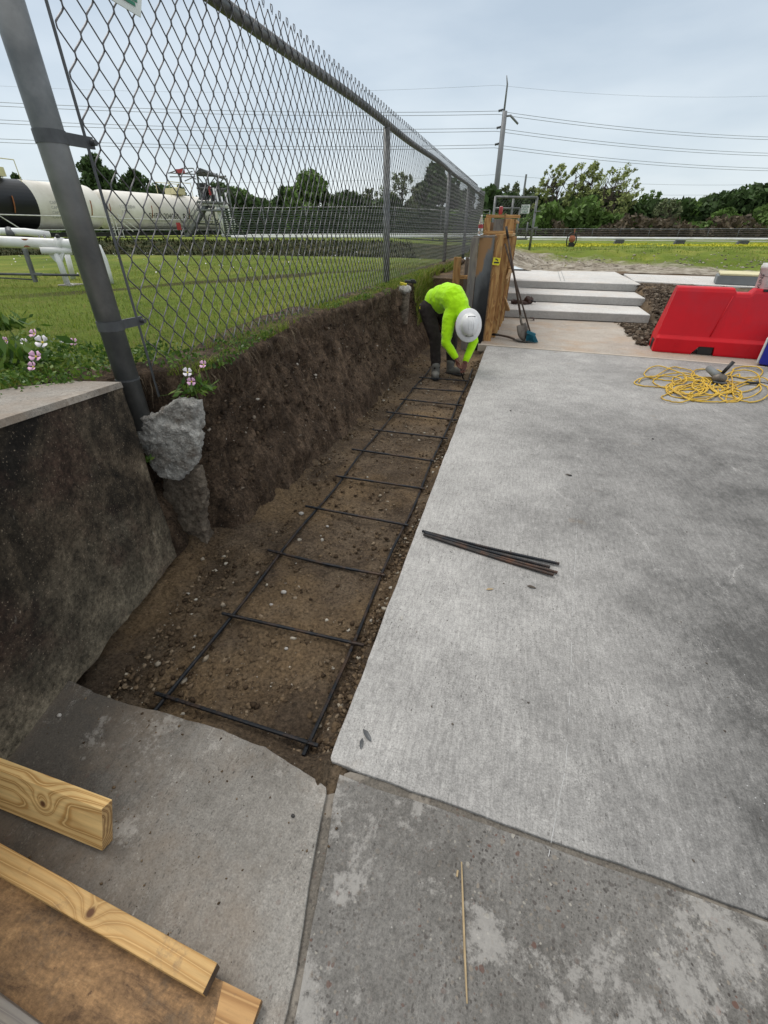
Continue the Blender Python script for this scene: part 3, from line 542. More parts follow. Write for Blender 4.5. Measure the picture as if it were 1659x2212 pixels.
def leaves(name,P,s,mat,parent=None,seed=0,drop=0.,asp=1.7):
    rg=np.random.default_rng(seed); n=len(P); a=rg.normal(size=(n,3)); a[:,2]-=drop*2.2; a/=np.linalg.norm(a,axis=1)[:,None]; b=np.cross(a,rg.normal(size=(n,3))); b/=np.linalg.norm(b,axis=1)[:,None]; s=s[:,None]
    V=np.stack([P-a*s*asp/2,P+b*s*.5,P+a*s*asp/2,P-b*s*.5],1).reshape(-1,3); i=np.arange(n)*4; return mesh(name,V,np.stack([i,i+1,i+2,i+3],1),mat,parent)
# low weeds: behind the wall and round the post
n=9500; x=-5.+rg.random(n)**.6*3.25; y=.95+rg.random(n)*1.35; k=((x<-1.99)|(y>2.02))&(np.hypot(x+1.95,y-1.88)>.085); x,y=x[k],y[k]; P=np.stack([x,y,.945+.085*rg.random(len(x))*(.6+fbm(x*4,y*4,2,76))+.02],1)
o=leaves('weed_cover',P,.008+.014*rg.random(len(P)),M['weed'],seed=10); tag(o,'low leafy weeds growing behind the old wall','weeds',kind='stuff')
n=3000; y=2.02+rg.random(n)**1.5*8; x=TOPX(y)+.02-.3*rg.random(n)**2; k=fbm(y*3,x*3,3,77)>.08; x,y=x[k],y[k]; P=np.stack([x,y,.93+.05*rg.random(len(x))-.05*ss(x,-1.75,-1.6)],1)
o=leaves('edge_weeds',P,.008+.012*rg.random(len(P)),M['weed'],seed=11); tag(o,'small leafy weeds spilling over the lip of the bank','weeds',kind='stuff')
# yellow flower meadow
n=15000; f=27.5+rg.random(n)**.8*9; l=7+rg.random(n)*26; k=fbm(l*.35,f*.6,3,78)>-.12; P=np.array([FL(a,b)[:] for a,b in zip(f[k],l[k])]); P[:,2]=H(P[:,0],P[:,1])+.03+.05*rg.random(len(P))
o=leaves('yellow_flower_carpet',P,.035+.05*rg.random(len(P)),M['yfield'],seed=12,asp=1.); tag(o,'carpet of yellow flowers in the lawn along the long white pipe','flowers',kind='stuff')
n=160; f=8+rg.random(n)*9; l=-12+rg.random(n)*13; P=np.array([FL(a,b)[:] for a,b in zip(f,l)]); P=P[P[:,0]<-2.3]; P[:,2]=H(P[:,0],P[:,1])+.05
o=leaves('white_lawn_flowers',P,.02+.02*rg.random(len(P)),M['petal2'],seed=13,asp=1.); tag(o,'tiny white flowers dotted over the far lawn','flowers',kind='stuff')
# ================================================================= OLD WALL + FOOTING
def old_wall():
    t=thing('retaining_wall','old dark stained concrete retaining wall with a pale top on the left','wall',(-1.7,1.1,0))
    a=Vector((-1.813,1.70)); b=Vector((-1.40,-.10)); d=(b-a).normalized(); nrm=Vector((d.y,-d.x)); nrm=nrm if nrm.x<0 else -nrm
    m=MB(); na,nz=60,36; V=[]
    for i in range(na+1):
        s=i/na; p=a.lerp(b,s); zt=.975+.20*s
        for j in range(nz+1):
            q=j/nz; zb=-.105+.09*s*1.3+.022*float(fbm(s*16,0,4,80)); z=zb+(zt-zb)*q
            off=.008*float(fbm(s*9,z*5,4,81))*min(1,(1-q)*9); e=0
            if i==0: e=.012*float(fbm(z*9,3,3,82))
            V.append((p.x-nrm.x*off+d.x*e,p.y-nrm.y*off+d.y*e,z))
    nn=nz+1; F_=[(i*nn+j,(i+1)*nn+j,(i+1)*nn+j+1,i*nn+j+1) for i in range(na) for j in range(nz)]
    # far end face and the back
    k0=len(V); back=a+nrm*.42
    for j in range(nn): z=V[j][2]; V.append((back.x,back.y,z))
    F_+=[(j,j+1,k0+j+1,k0+j) for j in range(nz)]
    o=mesh('wall_face',V,F_,M['wall'],t,True)
    m=MB(); P=[];
    for i in range(31):
        s=i/30; p=a.lerp(b,s); zt=.975+.20*s; w=.40 if s>.12 else .25+.15*s/.12; w+=.02*float(fbm(s*8,1,3,83)); q=p+nrm*w
        P+= [(p.x-nrm.x*.007,p.y-nrm.y*.007,zt-.022),(p.x-nrm.x*.003,p.y-nrm.y*.003,zt+.004),(q.x,q.y,zt+.006),(q.x,q.y,zt-.15)]
    F_=[(i*4+k,i*4+k+1,(i+1)*4+k+1,(i+1)*4+k) for i in range(30) for k in range(3)]+[(0,3,2,1)]
    mesh('wall_top',P,F_,M['walltop'],t)
old_wall()
t=thing('post_footing','broken pale concrete lump under the tall corner fence post','post footing',(-1.78,1.9,-.2))
def hull(pts):
    bm=bmesh.new(); [bm.verts.new(p) for p in pts]; bmesh.ops.convex_hull(bm,input=bm.verts); bmesh.ops.delete(bm,geom=[v for v in bm.verts if not v.link_faces],context='VERTS'); bm.verts.index_update()
    V=[v.co.copy() for v in bm.verts]; F_=[tuple(v.index for v in f.verts) for f in bm.faces]; bm.free(); return V,F_
def rock(pieces,name,mat,par,vox,st,sc_):
    m=MB()
    for (y0,y1,px) in pieces:
        f=[PY(x,y,y0) for x,y in px]; c=sum(f,Vector())/len(f); m.add(*hull([c+(p-c)*.93 for p in f]+[Vector((p.x,y0+.02,p.z)) for p in f]+[c+(Vector((p.x-.01,y0+.09,p.z))-c)*.97 for p in f]))
    o=m.build(name,mat,par,True); r=o.modifiers.new('remesh','REMESH'); r.mode='VOXEL'; r.voxel_size=vox; r.use_smooth_shade=False
    for k,(q,w) in enumerate(((sc_,st),(sc_*.3,st*.45))):
        d=o.modifiers.new('rough','DISPLACE'); x=bpy.data.textures.new('rk','CLOUDS'); x.noise_scale=q; x.noise_depth=3; d.texture=x; d.strength=w; d.mid_level=.5
    return o
rock([(1.90,2.06,[(340,890),(372,866),(422,872),(418,905),(428,930),(400,960),(335,955)]),(1.86,2.04,[(316,940),(300,962),(318,1000),(345,1036),(388,1040),(420,1004),(426,945),(400,925),(340,915)]),(1.84,2.0,[(275,905),(330,900),(345,960),(305,965)])],'broken_cap',M['footing'],t,.0065,.030,.035)
rock([(1.90,2.04,[(345,1015),(425,1015),(428,1060),(440,1090),(352,1080)]),(1.90,2.04,[(352,1075),(438,1088),(436,1128),(374,1130)]),(1.89,2.04,[(372,1120),(430,1118),(436,1160),(456,1192),(452,1215),(396,1210)])],'shaft',M['footing2'],t,.008,.030,.045)
o=MB().blob((-1.66,6.96,.87),.12,9,.35,3,(1.05,1,.55)).build('concrete_collar',M['footing']); tag(o,'pale concrete collar exposed at the foot of the middle fence post','post footing')
o=MB().tube([(-1.655,6.98,.40),(-1.65,6.97,.84)],[.065,.085],14).build('concrete_shaft',M['footing2']); tag(o,'dark concrete shaft exposed in the bank below the middle fence post','post footing')
o=MB().box((-1.66,6.93,.935),(.10,.02,.05),Euler((0.3,.2,.3))).box((-1.72,6.92,.90),(.09,.06,.012),Euler((0,.5,.2))).build('yellow_wrapper',M['yellow']); tag(o,'crumpled yellow wrapper on the bank by the middle fence post','litter')
o=MB().box((-1.60,7.15,.955),(.17,.10,.035),Euler((0,.08,.3))).box((-1.56,7.13,.965),(.07,.06,.045),Euler((0,.08,.3))).build('black_tool',M['black']); bevel(o,.008); tag(o,'small black tool lying on the bank top beside the middle post','tool')
# ================================================================= CHAIN LINK
def chain(name,parent,mat,P0,P1,z0f,ztop,a=.0585,h=.072,r=.0040,sub=4,depth=.008,sides=4):
    P0=np.array(P0,float);P1=np.array(P1,float); u=P1-P0; Ln=np.linalg.norm(u); u/=Ln; nrm=np.array([-u[1],u[0]]); cols=int(Ln/a)
    Vs=[];Fs=[];base=0
    for i in range(cols):
        zb=z0f(i*a) if callable(z0f) else z0f; K=int((ztop-zb)/h)
        base_=np.array([0,.12,.30,.5,.70,.88]) if sub>2 else np.array([0,.5]); k=np.concatenate([(np.arange(K)[:,None]+base_[None]).ravel(),[K]]); kk=np.floor(k+1e-9).astype(int); fr=np.clip(k-kk,0,1); fr=np.clip((fr-.10)/.80,0,1); fr=(fr*fr*(3-2*fr))*.9+fr*.1
        s0=(kk+i)%2; s1=(kk+1+i)%2; s=(i+s0*(1-fr)+s1*fr)*a; s=s+np.where(fr<.01,np.where(s0==1,.0036,-.0036),np.where(fr>.99,np.where(s1==1,.0036,-.0036),0)); z=ztop-k*h; r_=r*float(np.interp(i*a,[2.,6.],[1.,.68])) if r==.0040 else r
        dep=depth*.5*np.where(s0*(1-fr)+s1*fr>.5,1,-1)*np.where(np.abs((s0*(1-fr)+s1*fr)-.5)<.3,0,1)
        # slight irregular sag of the woven wire
        z=z+.006*np.sin(i*.37+k*.2)+.004*math.sin(i*1.7); s=s+.004*np.sin(k*.35+i*.11)
        C=np.stack([P0[0]+u[0]*s+nrm[0]*dep,P0[1]+u[1]*s+nrm[1]*dep,z],1); m=len(C)
        T=np.gradient(C,axis=0); T/=np.linalg.norm(T,axis=1)[:,None]; A=np.tile(np.array([nrm[0],nrm[1],0]),(m,1)); B=np.cross(T,A); B/=np.linalg.norm(B,axis=1)[:,None]
        ring=[C+r_*(A*math.cos(q)+B*math.sin(q)) for q in np.arange(sides)*2*math.pi/sides]
        V=np.stack(ring,1).reshape(-1,3); j=np.arange(m-1)[:,None]*sides; q=np.arange(sides)[None]; F_=np.stack([j+q,j+(q+1)%sides,j+sides+(q+1)%sides,j+sides+q],-1).reshape(-1,4)+base
        Vs.append(V);Fs.append(F_);base+=len(V)
    return mesh(name,np.concatenate(Vs),np.concatenate(Fs),mat,parent,True)
FX=-1.95
fn=thing('chain_link_fence','tall galvanised chain link fence along the top of the cut bank','fence',(FX,7,.9))
chain('wire_mesh',fn,M['wire'],(FX+.045,2.03),(FX+.045,21.2),.915,2.845)
m=MB(); m.tube([(FX,y,2.735+.012*math.sin(y*1.3)-.004*max(0,y-12)) for y in np.linspace(1.9,21.3,60)],.040,14); m.build('top_rail',M['galv'],fn,True)
m=MB()
for i in range(0,140):
    y=2.03+i*.117+.0585; z=2.845
    m.tube([(FX+.045,y-.004,z-.004),(FX+.045,y-.012,z+.018),(FX+.042,y-.004,z+.036),(FX+.048,y+.005,z+.034),(FX+.048,y+.011,z+.016),(FX+.045,y+.003,z-.012)],.0036,4,False)
kn=m.build('wire_knuckles',M['wire'],fn,True); kn['kind']='stuff'
for y in (7.07,12.45,16.3):
    MB().tube([(FX,y,.6),(FX,y,2.70)],.045,16).build('line_post',M['galv'],fn,True)
MB().lathe([(.058,.5),(.058,2.78),(.066,2.80),(.05,2.86),(.01,2.88)],(FX,21.3,0),16).build('end_post',M['galv'],fn,True)
cp=MB().tube([(FX,1.88,.66),(FX,1.88,3.3)],.057,28).build('corner_post',M['galv'],fn,True)
MB().tube([(FX+.045,2.015,.80),(FX+.045,2.015,2.9)],.009,6,flat=.55).build('tension_bar',M['darksteel'],fn)
for z in (1.92,1.20,2.62):
    b=MB(); b.lathe([(.0575,z-.022),(.0605,z-.022),(.0605,z+.022),(.0575,z+.022)],(FX,1.88,0),28)
    b.beam((FX+.035,1.92,z),(FX+.045,2.05,z),.012,.042,(0,0,1)); b.tube([(FX+.02,2.035,z),(FX+.075,2.035,z)],.011,8); o=b.build('brace_band',M['darksteel'],fn)
MB().lathe([(.057,.93),(.060,.93),(.060,.938),(.057,.938)],(FX,1.88,0),28).build('post_ring',M['darksteel'],fn)
m=MB()
for y in (3.45,5.2,8.4,9.9,11.2): MB().tube([(FX+.03,y,2.69),(FX+.06,y+.02,2.62),(FX+.055,y+.03,2.55)],.0024,4).build('wire_tie',M['wire'],fn)
# metal sign wired on the mesh, only its lower corner shows
o=MB().prism([PX(236,-14,FX+.07),PX(240,0,FX+.07),PX(303,38,FX+.07),PX(306,-30,FX+.07)],(.004,0,0)).build('metal_sign',M['signwhite']); tag(o,'white metal sign wired high on the fence mesh at the top edge','sign')
g=MB()
for a,b in (((262,-8),(292,10)),((268,-14),(296,2))): g.beam(PX(*a,FX+.0765),PX(*b,FX+.0765),.012,.002,(1,0,0))
q=g.build('sign_lettering',M['green'],o)
# ================================================================= REBAR
def rebar(name,a,b,r,mat,parent=None,ribs=True,org=None):
    a=Vector(a);b=Vector(b);d=b-a;L_=d.length;n=int(L_/.006) if ribs else max(2,int(L_/.05)); P=[];Rr=[]
    for i in range(n+1):
        s=i/n; P.append(a.lerp(b,s)+Vector((0,0,.004*math.sin(s*5+a.y)))); Rr.append(r*(1.0 if i%2 else .84) if ribs else r)
    m=MB(); m.tube(P,Rr,8 if ribs else 6); return m.build(name,mat,parent,False)
gr=thing('rebar_mat','ladder of dark reinforcing bars tied together on the trench floor','rebar grid',(-.9,3.5,-.14))
zb=-.128
for (p,q) in (((655,1632),(1022,797)),((325,1547),(940,782))):
    A=PZ(*p,zb);B=PZ(*q,zb); B=Vector((A.x+.0,8.0,zb)) if False else B
    n=26; m=MB(); P=[A.lerp(B,i/n)+Vector((.008*math.sin(i*.9),0,.006*math.sin(i*1.3))) for i in range(n+1)]
    pts=[]
    for i in range(n):
        seg=40 if P[i].y<2.6 else 4
        for k in range(seg): pts.append(P[i].lerp(P[i+1],k/seg))
    pts.append(P[-1]); m.tube(pts,[.0098 if i%2 else .0084 for i in range(len(pts))],8); m.build('long_bar',M['rebar'],gr)
cross=[((335,1497),(687,1611)),((480,1325),(786,1394)),((578,1188),(832,1243)),((660,1093),(882,1135)),((725,1028),(918,1056)),((760,970),(938,996)),((805,928),(967,947)),((835,890),(987,908)),((865,862),(998,876)),((890,838),(1003,846)),((905,815),(1012,823))]
for i,(p,q) in enumerate(cross):
    A=PZ(*p,zb+.015);B=PZ(*q,zb+.015)
    n=60 if i<4 else 12; P=[A.lerp(B,k/n)+Vector((0,0,(-.012*math.sin(k/n*math.pi) if i==2 else 0))) for k in range(n+1)]
    MB().tube(P,[.0096 if k%2 else .0082 for k in range(n+1)],8).build('cross_bar',M['rebar'],gr)
    for s in (.13,.9):
        c=A.lerp(B,s)
m=MB()
for i,(p,q) in enumerate(cross[:8]):
    A=PZ(*p,zb+.015);B=PZ(*q,zb+.015)
    for X_ in (-1.245,-.548):
        s=(X_-A.x)/(B.x-A.x)
        if 0<s<1:
            c=A.lerp(B,s); MB().tube([c+Vector((-.014,-.01,0)),c+Vector((0,0,.012)),c+Vector((.014,.012,0)),c+Vector((.004,.02,-.012))],.0016,4).build('tie_wire',M['rebar2'],gr)
loose=[((912,1148),(1208,1219),'topmost and longest loose bar lying on the slab, upper end of the bundle'),((918,1152),(1188,1226),'short dark loose bar in the middle of the bundle on the slab'),((925,1158),(1204,1238),'rusty loose bar at the near side of the bundle on the slab'),((915,1155),(1196,1243),'lowest loose bar of the bundle, nearest the camera')]
for i,(p,q,lab) in enumerate(loose):
    A=PZ(*p,.012 if i!=1 else .02);B=PZ(*q,.012)
    o=rebar('loose_rebar',A,B,.0095,M['rebar2'] if i in(2,3) else M['rebar']); tag(o,lab,'rebar','loose rebar bundle on the slab')
# ================================================================= BOARDS
def board(name,label,a,b,w,t,up,mat,endmat=None,bev=.002):
    a=Vector(a);b=Vector(b);x=(b-a);L_=x.length;x.normalize();up=Vector(up).normalized();y=up.cross(x).normalized();z=x.cross(y)
    m=MB().box((0,0,0),(L_,w,t)); me_o=m.build(name,mat); me_o.matrix_world=Matrix.Translation((a+b)/2)@Matrix((x,y,z)).transposed().to_4x4()
    if endmat:
        me_o.data.materials.append(endmat)
        for p in me_o.data.polygons:
            if abs(p.normal.x)>.9: p.material_index=1
    bevel(me_o,bev,2); tag(me_o,label,'board'); return me_o
o=board('pine_plank','fresh yellow pine plank with a dark knot standing on its edge',(-1.75,.352,.077),(-.973,.346,.077),.038,.150,(0,.42,1),M['pine'],M['pineend'])
t=thing('plywood_form','muddy plywood sheet with pine battens nailed on in the near left corner','form panel',(-.9,0,0))
o=MB().prism([(-2.2,-.5,.012),(-.352,-.5,.012),(-.352,.155,.012),(-.60,.160,.012),(-2.2,.215,.012)],(0,0,.018)).build('plywood_sheet',M['plywood'],t)
b=board('batten',None,(-1.9,.235,.050),(-.482,.1495,.050),.056,.038,(0,0,1),M['pine2'],M['darkend'],.003)
for k in ('label','category'):
    if k in b: del b[k]
mw=b.matrix_world.copy(); b.parent=t; b.matrix_world=mw; b.location=mw.translation-Vector(t.location)
b=board('batten',None,(-1.9,.015,.062),(-.66,-.075,.062),.09,.06,(0,0,1),M['greywood'],M['pineend'],.003)
for k in ('label','category'):
    if k in b: del b[k]
mw=b.matrix_world.copy(); b.parent=t; b.matrix_world=mw; b.location=mw.translation-Vector(t.location)
o=MB().prism([(-.50,-.5,.0305),(-.353,-.5,.0305),(-.353,.1545,.0305),(-.46,.1575,.0305),(-.43,.05,.0305)],(0,0,.0012)).build('clean_corner',M['plyclean'],t)
# ================================================================= FORMWORK
fw=thing('wall_formwork','tall timber formwork for the new wall beside the steps','formwork',(-.6,9,0))
def pb(name,a,b,w,t_,up=(0,0,1),mat='pine3',parent=fw):
    """board with its grain along its own length"""
    a=Vector(a);b=Vector(b);x=(b-a);L_=x.length;x.normalize();up=Vector(up)
    y=up.cross(x)
    if y.length<1e-3: y=Vector((0,1,0)).cross(x)
    y.normalize();z=x.cross(y); o=MB().box((0,0,0),(L_,w,t_)).build(name,M[mat]); o.parent=parent
    mw=Matrix.Translation((a+b)/2-Vector(parent.location))@Matrix((x,y,z)).transposed().to_4x4(); o.matrix_basis=mw; bevel(o,.003,1); return o
pb('corner_board',(-.432,8.10,-.02),(-.432,8.10,1.545),.038,.125,(1,0,0))
pb('end_post',(-.80,8.0,-.15),(-.79,8.0,1.505),.04,.118,(1,0,0),'greywood')
MB().prism([(-.728,8.03,-.15),(-.50,8.03,-.15),(-.50,8.03,1.50),(-.728,8.03,1.505)],(0,.018,0)).build('bulkhead_panel',M['bulk'],fw)
MB().box((-.715,8.6,.7),(.018,1.05,1.68)).box((-.49,9.0,.75),(.018,1.9,1.55)).build('form_panel',M['plywood'],fw)
MB().box((-.60,8.45,1.515),(.26,.75,.022)).build('top_board',M['greywood'],fw)
MB().box((-.745,8.3,1.516),(.14,.6,.025)).build('cap_board',M['greywood'],fw)
pb('cross_tie',(-.71,8.55,1.565),(-.25,8.55,1.565),.09,.05,(0,0,1)); 
for i,y in enumerate((8.42,8.78,9.14,9.5,9.86,10.2)):
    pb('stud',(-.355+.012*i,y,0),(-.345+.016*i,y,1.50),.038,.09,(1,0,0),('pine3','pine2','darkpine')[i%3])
pb('waler',(-.32,8.20,1.535),(-.32,10.3,1.535),.13,.036,(0,0,1),'pineend'); pb('waler',(-.24,8.9,1.0),(-.22,10.4,.96),.04,.12,(0,0,1),'pineend'); pb('waler',(-.44,8.2,.5),(-.44,10.3,.5),.038,.09,(0,0,1))
pb('brace',(-.25,8.45,.88),(-.22,9.3,1.08),.038,.09,(0,0,1),'pineend')
pb('brace',(-.33,9.6,.55),(-.2,10.1,.22),.1,.04,(0,0,1),'pineend')
# taller rear section
MB().box((-.50,12.1,1.0),(.02,3.4,1.75)).box((-.86,12.1,.95),(.02,3.4,1.6)).build('form_panel',M['plywood'],fw)
for y in (10.7,11.1,11.5,11.9,12.4,12.9,13.4): pb('stud',(-.42,y,.2),(-.42,y,1.78),.038,.14,(1,0,0))
pb('end_board',(-.82,10.42,.9),(-.82,10.42,1.80),.04,.12,(1,0,0)); pb('end_board',(-.40,10.42,.2),(-.40,10.42,1.78),.04,.16,(1,0,0)); pb('end_board',(-.60,10.44,.9),(-.60,10.44,1.78),.03,.20,(1,0,0),'greywood')
pb('cross_tie',(-.86,10.5,1.83),(-.22,10.45,1.82),.09,.05,(0,0,1)); pb('waler',(-.33,10.5,1.76),(-.33,13.6,1.76),.09,.04,(0,0,1),'pineend'); pb('waler',(-.33,10.5,1.0),(-.33,13.6,1.0),.04,.09)
g=MB().box((-.432,8.033,1.19),(.11,.006,.10),Euler((0,.1,0))).build('warning_tag',M['tape'],fw)
MB().box((-.43,8.028,1.175),(.075,.003,.02)).box((-.43,8.028,1.215),(.05,.003,.016),Euler((0,.5,0))).build('tag_print',M['ink'],g)
m=pb('stake',(-1.13,8.75,-.15),(-1.13,8.75,1.21),.04,.125,(1,0,0)); 
# loose stakes behind
pb('stake',(-.99,8.95,-.1),(-.99,8.95,1.20),.03,.06,(1,0,0),'greywood'); pb('stake_tie',(-1.1,8.8,.9),(-.82,8.5,.93),.04,.06)
# bottle and can
P=PY(*c5(905,402),8.12); P.z=1.53
t=thing('water_bottle','clear plastic water bottle with a red label on the form top','bottle',P)
MB().lathe([(.03,0),(.036,.01),(.036,.05),(.033,.06),(.036,.07),(.036,.15),(.034,.17),(.022,.21),(.013,.235),(.013,.25)],P,18).build('bottle_body',M['pet'],t,True)
MB().lathe([(.0145,.248),(.0145,.265),(.004,.267)],P,14).build('cap',M['white'],t); MB().lathe([(.0368,.095),(.0368,.145)],P,18).build('bottle_label',M['label'],t)
P=Vector((-.60,10.55,1.857))
t=thing('red_can','small red drink can on the taller rear form','can',P)
MB().lathe([(.03,0),(.036,.01),(.036,.115),(.028,.13)],P,18).build('can_body',M['label'],t,True); MB().lathe([(.028,.1305),(.02,.134)],P,14).build('can_lid',M['white'],t)
# ================================================================= TOOLS
def tool_shovel(name,label,top,bot,blade_dir,n_=(0,0,1)):
    t=thing(name,label,'shovel',bot); top=Vector(top);bot=Vector(bot); d=(top-bot).normalized(); sock=bot+d*.42
    MB().tube([sock,top],[.017,.015],10).build('handle',M['handle'],t,True); MB().tube([top-d*.16,top+d*.005],.019,10).build('grip',M['black'],t,True)
    side=d.cross(Vector((0,0,1)) if abs(d.z)<.9 else Vector((0,1,0))).normalized() if not isinstance(n_,Vector) else n_.cross(d).normalized(); nn=side.cross(d).normalized()
    V=[];K=9
    for i in range(K):
        s=i/(K-1); w=.105*(math.sin(min(1,s*1.9)*math.pi/2))*(1 if s<.8 else 1-.15*(s-.8)/.2)
        for k in range(7):
            q=(k-3)/3; V.append(bot+d*(.29*s)+side*w*q+nn*(.022*q*q-.012*math.sin(s*3.14)))
    F_=[(i*7+k,i*7+k+1,(i+1)*7+k+1,(i+1)*7+k) for i in range(K-1) for k in range(6)]
    o=mesh('blade',V,F_,M['toolsteel'],t,True); sm=o.modifiers.new('thick','SOLIDIFY'); sm.thickness=.004
    MB().tube([bot+d*.27,bot+d*.33+nn*.012,sock+d*.02],[.022,.019,.018],10).build('socket',M['toolsteel'],t,True); return t
tool_shovel('shovel','upright shovel with a black grip leaning on the timber form',(-.355,8.16,1.645),(.195,8.15,.01),None,Vector((.55,-.75,.2)))
t=thing('broom','push broom with teal bristles leaning beside the upright shovel','broom',(.28,8.2,0))
MB().tube([(.262,8.17,.15),(-.35,8.35,1.42)],.013,10).build('handle',M['handle'],t,True)
MB().box((.275,8.16,.145),(.15,.05,.045),Euler((0,.35,.1))).build('broom_head',M['teal'],t)
m=MB(); rr=random.Random(3)
for i in range(300):
    a=rr.uniform(-.065,.065);b=rr.uniform(-.018,.018); p=Vector((.275+a,8.16+b,.13)); m.tube([p,p+Vector((a*.6+.035,b*1.6-.01,-.125+rr.uniform(0,.01)))],[.003,.0018],3,False)
m.build('bristles',M['teal'],t)
t=thing('shovel','dirty shovel lying flat on the pad with its handle under the form','shovel',(.1,8.2,0))
MB().tube([(-.52,8.42,.05),(-.28,8.40,.05),(-.08,8.28,.045),(.02,8.2,.03)],[.016,.016,.018,.017],10).build('handle',M['handle'],t,True); MB().tube([(-.37,8.41,.05),(-.25,8.39,.05)],.02,10).build('grip',M['black'],t,True)
V=[];c=Vector((.0,8.19,.018))
for i in range(9):
    s=i/8; w=.10*math.sin(min(1,s*2)*math.pi/2)*(1 if s<.6 else 1-((s-.6)/.4)**2*.75)
    for k in range(7): q=(k-3)/3; V.append(c+Vector((.30*s,-.035*s,0))+Vector((.02,1,0))*w*q+Vector((0,0,.02*q*q-.008)))
o=mesh('blade',V,[(i*7+k,i*7+k+1,(i+1)*7+k+1,(i+1)*7+k) for i in range(8) for k in range(6)],M['toolsteel'],t,True); o.modifiers.new('thick','SOLIDIFY').thickness=.004
# tool belt on the first step
P=PZ(*c3(195,970),.172)
t=thing('tool_belt','dark leather tool belt with pouches lying on the lowest step','tool belt',P)
m=MB(); pts=[P+Vector((.19*math.cos(a)*1.0-.02,.16*math.sin(a),.035+.015*math.sin(3*a))) for a in np.linspace(0,6.28,26)]; m.tube(pts,.022,8,flat=1.6); m.build('strap',M['leather'],t,True)
for i,(dx,dy,r_) in enumerate(((.13,.0,.075),(.21,.07,.06),(.17,-.07,.05))):
    MB().blob(P+Vector((dx,dy,.07)),r_,i+3,.3,3,(1,.8,1.25)).build('pouch',M['leather'],t,True)
MB().tube([P+Vector((.2,0,.08)),P+Vector((.32,-.03,.05))],.017,8).build('hammer_handle',M['black'],t,True)
P=PZ(*c3(255,1068),0)
o=MB().tube([P+Vector((-.03,.03,.04)),P+Vector((.02,0,.05)),P+Vector((.06,-.06,.01))],[.03,.035,.015],8,flat=.3).build('glove',M['leather']); tag(o,'dark crumpled glove dropped at the foot of the steps','glove')
# ================================================================= RED BARRIER
def barrier():
    L_=1.9; ang=math.atan2(-.14,1.30); t=thing('water_barrier','red plastic road barrier standing on the pad right of the steps','barrier',(2.13,8.0,0),rz=ang)
    xs=[];S_=[]
    def sec(x,bot,top): xs.append(x); S_.append((bot,top))
    T=.90
    for x,b,tp in ((0,.0,T),(.03,0,T),(.52,0,T),(.60,.12,T),(.64,.12,T),(.70,.12,T),(.78,.12,T),(.80,.12,T-.0),(.82,0,T),(.86,0,T-.055),(1.03,0,T-.055),(1.07,0,T+.0),(1.24,0,T+.0),(1.27,0,T-.06),(1.40,0,T-.06),(1.9,0,T-.06)): sec(x,b,tp)
    V=[]
    for x,(b,tp) in zip(xs,S_):
        inset=0
        prof=[(-.27,b),(-.275,max(b,.03)),(-.275,.20),(-.245,.235),(-.235,.25),(-.12,tp-.06),(-.10,tp-.015),(-.075,tp),(.075,tp),(.10,tp-.015),(.12,tp-.06),(.235,.25),(.245,.235),(.275,.20),(.275,max(b,.03)),(.27,b)]
        e=.025 if x==0 else 0
        for (yy,z) in prof: V.append((x+.13*max(0,(z-.2))/.7*(1 if x<.04 else 0) if False else x, .275+yy*(1-e*2), z))
    n=16; F_=[(i*n+k,i*n+(k+1)%n,(i+1)*n+(k+1)%n,(i+1)*n+k) for i in range(len(xs)-1) for k in range(n)]+[tuple(range(n-1,-1,-1)),tuple(range((len(xs)-1)*n,len(xs)*n))]
    # the end leans in towards the top
    V=[(x+(.10*max(0,z-.2)/.7 if x<.05 else 0),y,z) for x,y,z in V]
    o=mesh('barrier_body',V,F_,M['red'],t); bevel(o,.014,3)
    for yy in (-1,1):
        m=MB(); m.tube([(.70,.275+yy*.24,.26),(.70+.12,.275+yy*.135,.80)],.007,8); m.build('moulded_rib',M['red'],t,True)
    MB().box((.004,.275,.075),(.012,.2,.15)).build('fork_slot',M['black'],t)
    for x in (.3,1.25): MB().lathe([(.022,0),(.022,.006)],(x,-.004,.12),14,Matrix.Rotation(R(90),3,'X')).build('drain_plug',M['red'],t)
    MB().box((.70,.03,.06),(.19,.01,.11)).build('forklift_pocket',M['black'],t)
    return t
barrier()
# pail on the barrier
A=PY(*cb(1520,470),8.25); t=thing('white_pail','white plastic pail with black lettering standing on the red barrier','pail',(A.x+.12,8.23,.84))
P=Vector((A.x+.12,8.23,.84)); MB().lathe([(.135,0),(.14,.01),(.155,.30),(.165,.305),(.165,.34),(.158,.35),(.158,.37),(.15,.37),(.13,.02)],P,30).build('pail_body',M['white'],t,True)
def text(s,size,mat,name,parent,fn,shear=0):
    cu=bpy.data.curves.new('t','FONT'); cu.body=s; cu.size=size; cu.align_x='LEFT'; ob=bpy.data.objects.new('t',cu); COL.objects.link(ob); dg=bpy.context.evaluated_depsgraph_get(); me=bpy.data.meshes.new_from_object(ob.evaluated_get(dg)); bpy.data.objects.remove(ob)
    V=[fn(v.co.x,v.co.y) for v in me.vertices]; F_=[tuple(p.vertices) for p in me.polygons]; bpy.data.meshes.remove(me); return mesh(name,V,F_,mat,parent)
a0=R(215)
text('SVVBS',.07,M['ink'],'pail_lettering',t,lambda x,y:P+Vector((math.cos(a0+y/.15)*.1535,math.sin(a0+y/.15)*.1535,.03+x))) if False else text('JVUNS',.075,M['ink'],'pail_lettering',t,lambda x,y:P+Vector((math.cos(a0-y/.15)*(.147+(.03+x)*.055),math.sin(a0-y/.15)*(.147+(.03+x)*.055),.03+x)))
m=MB(); rr=random.Random(5)
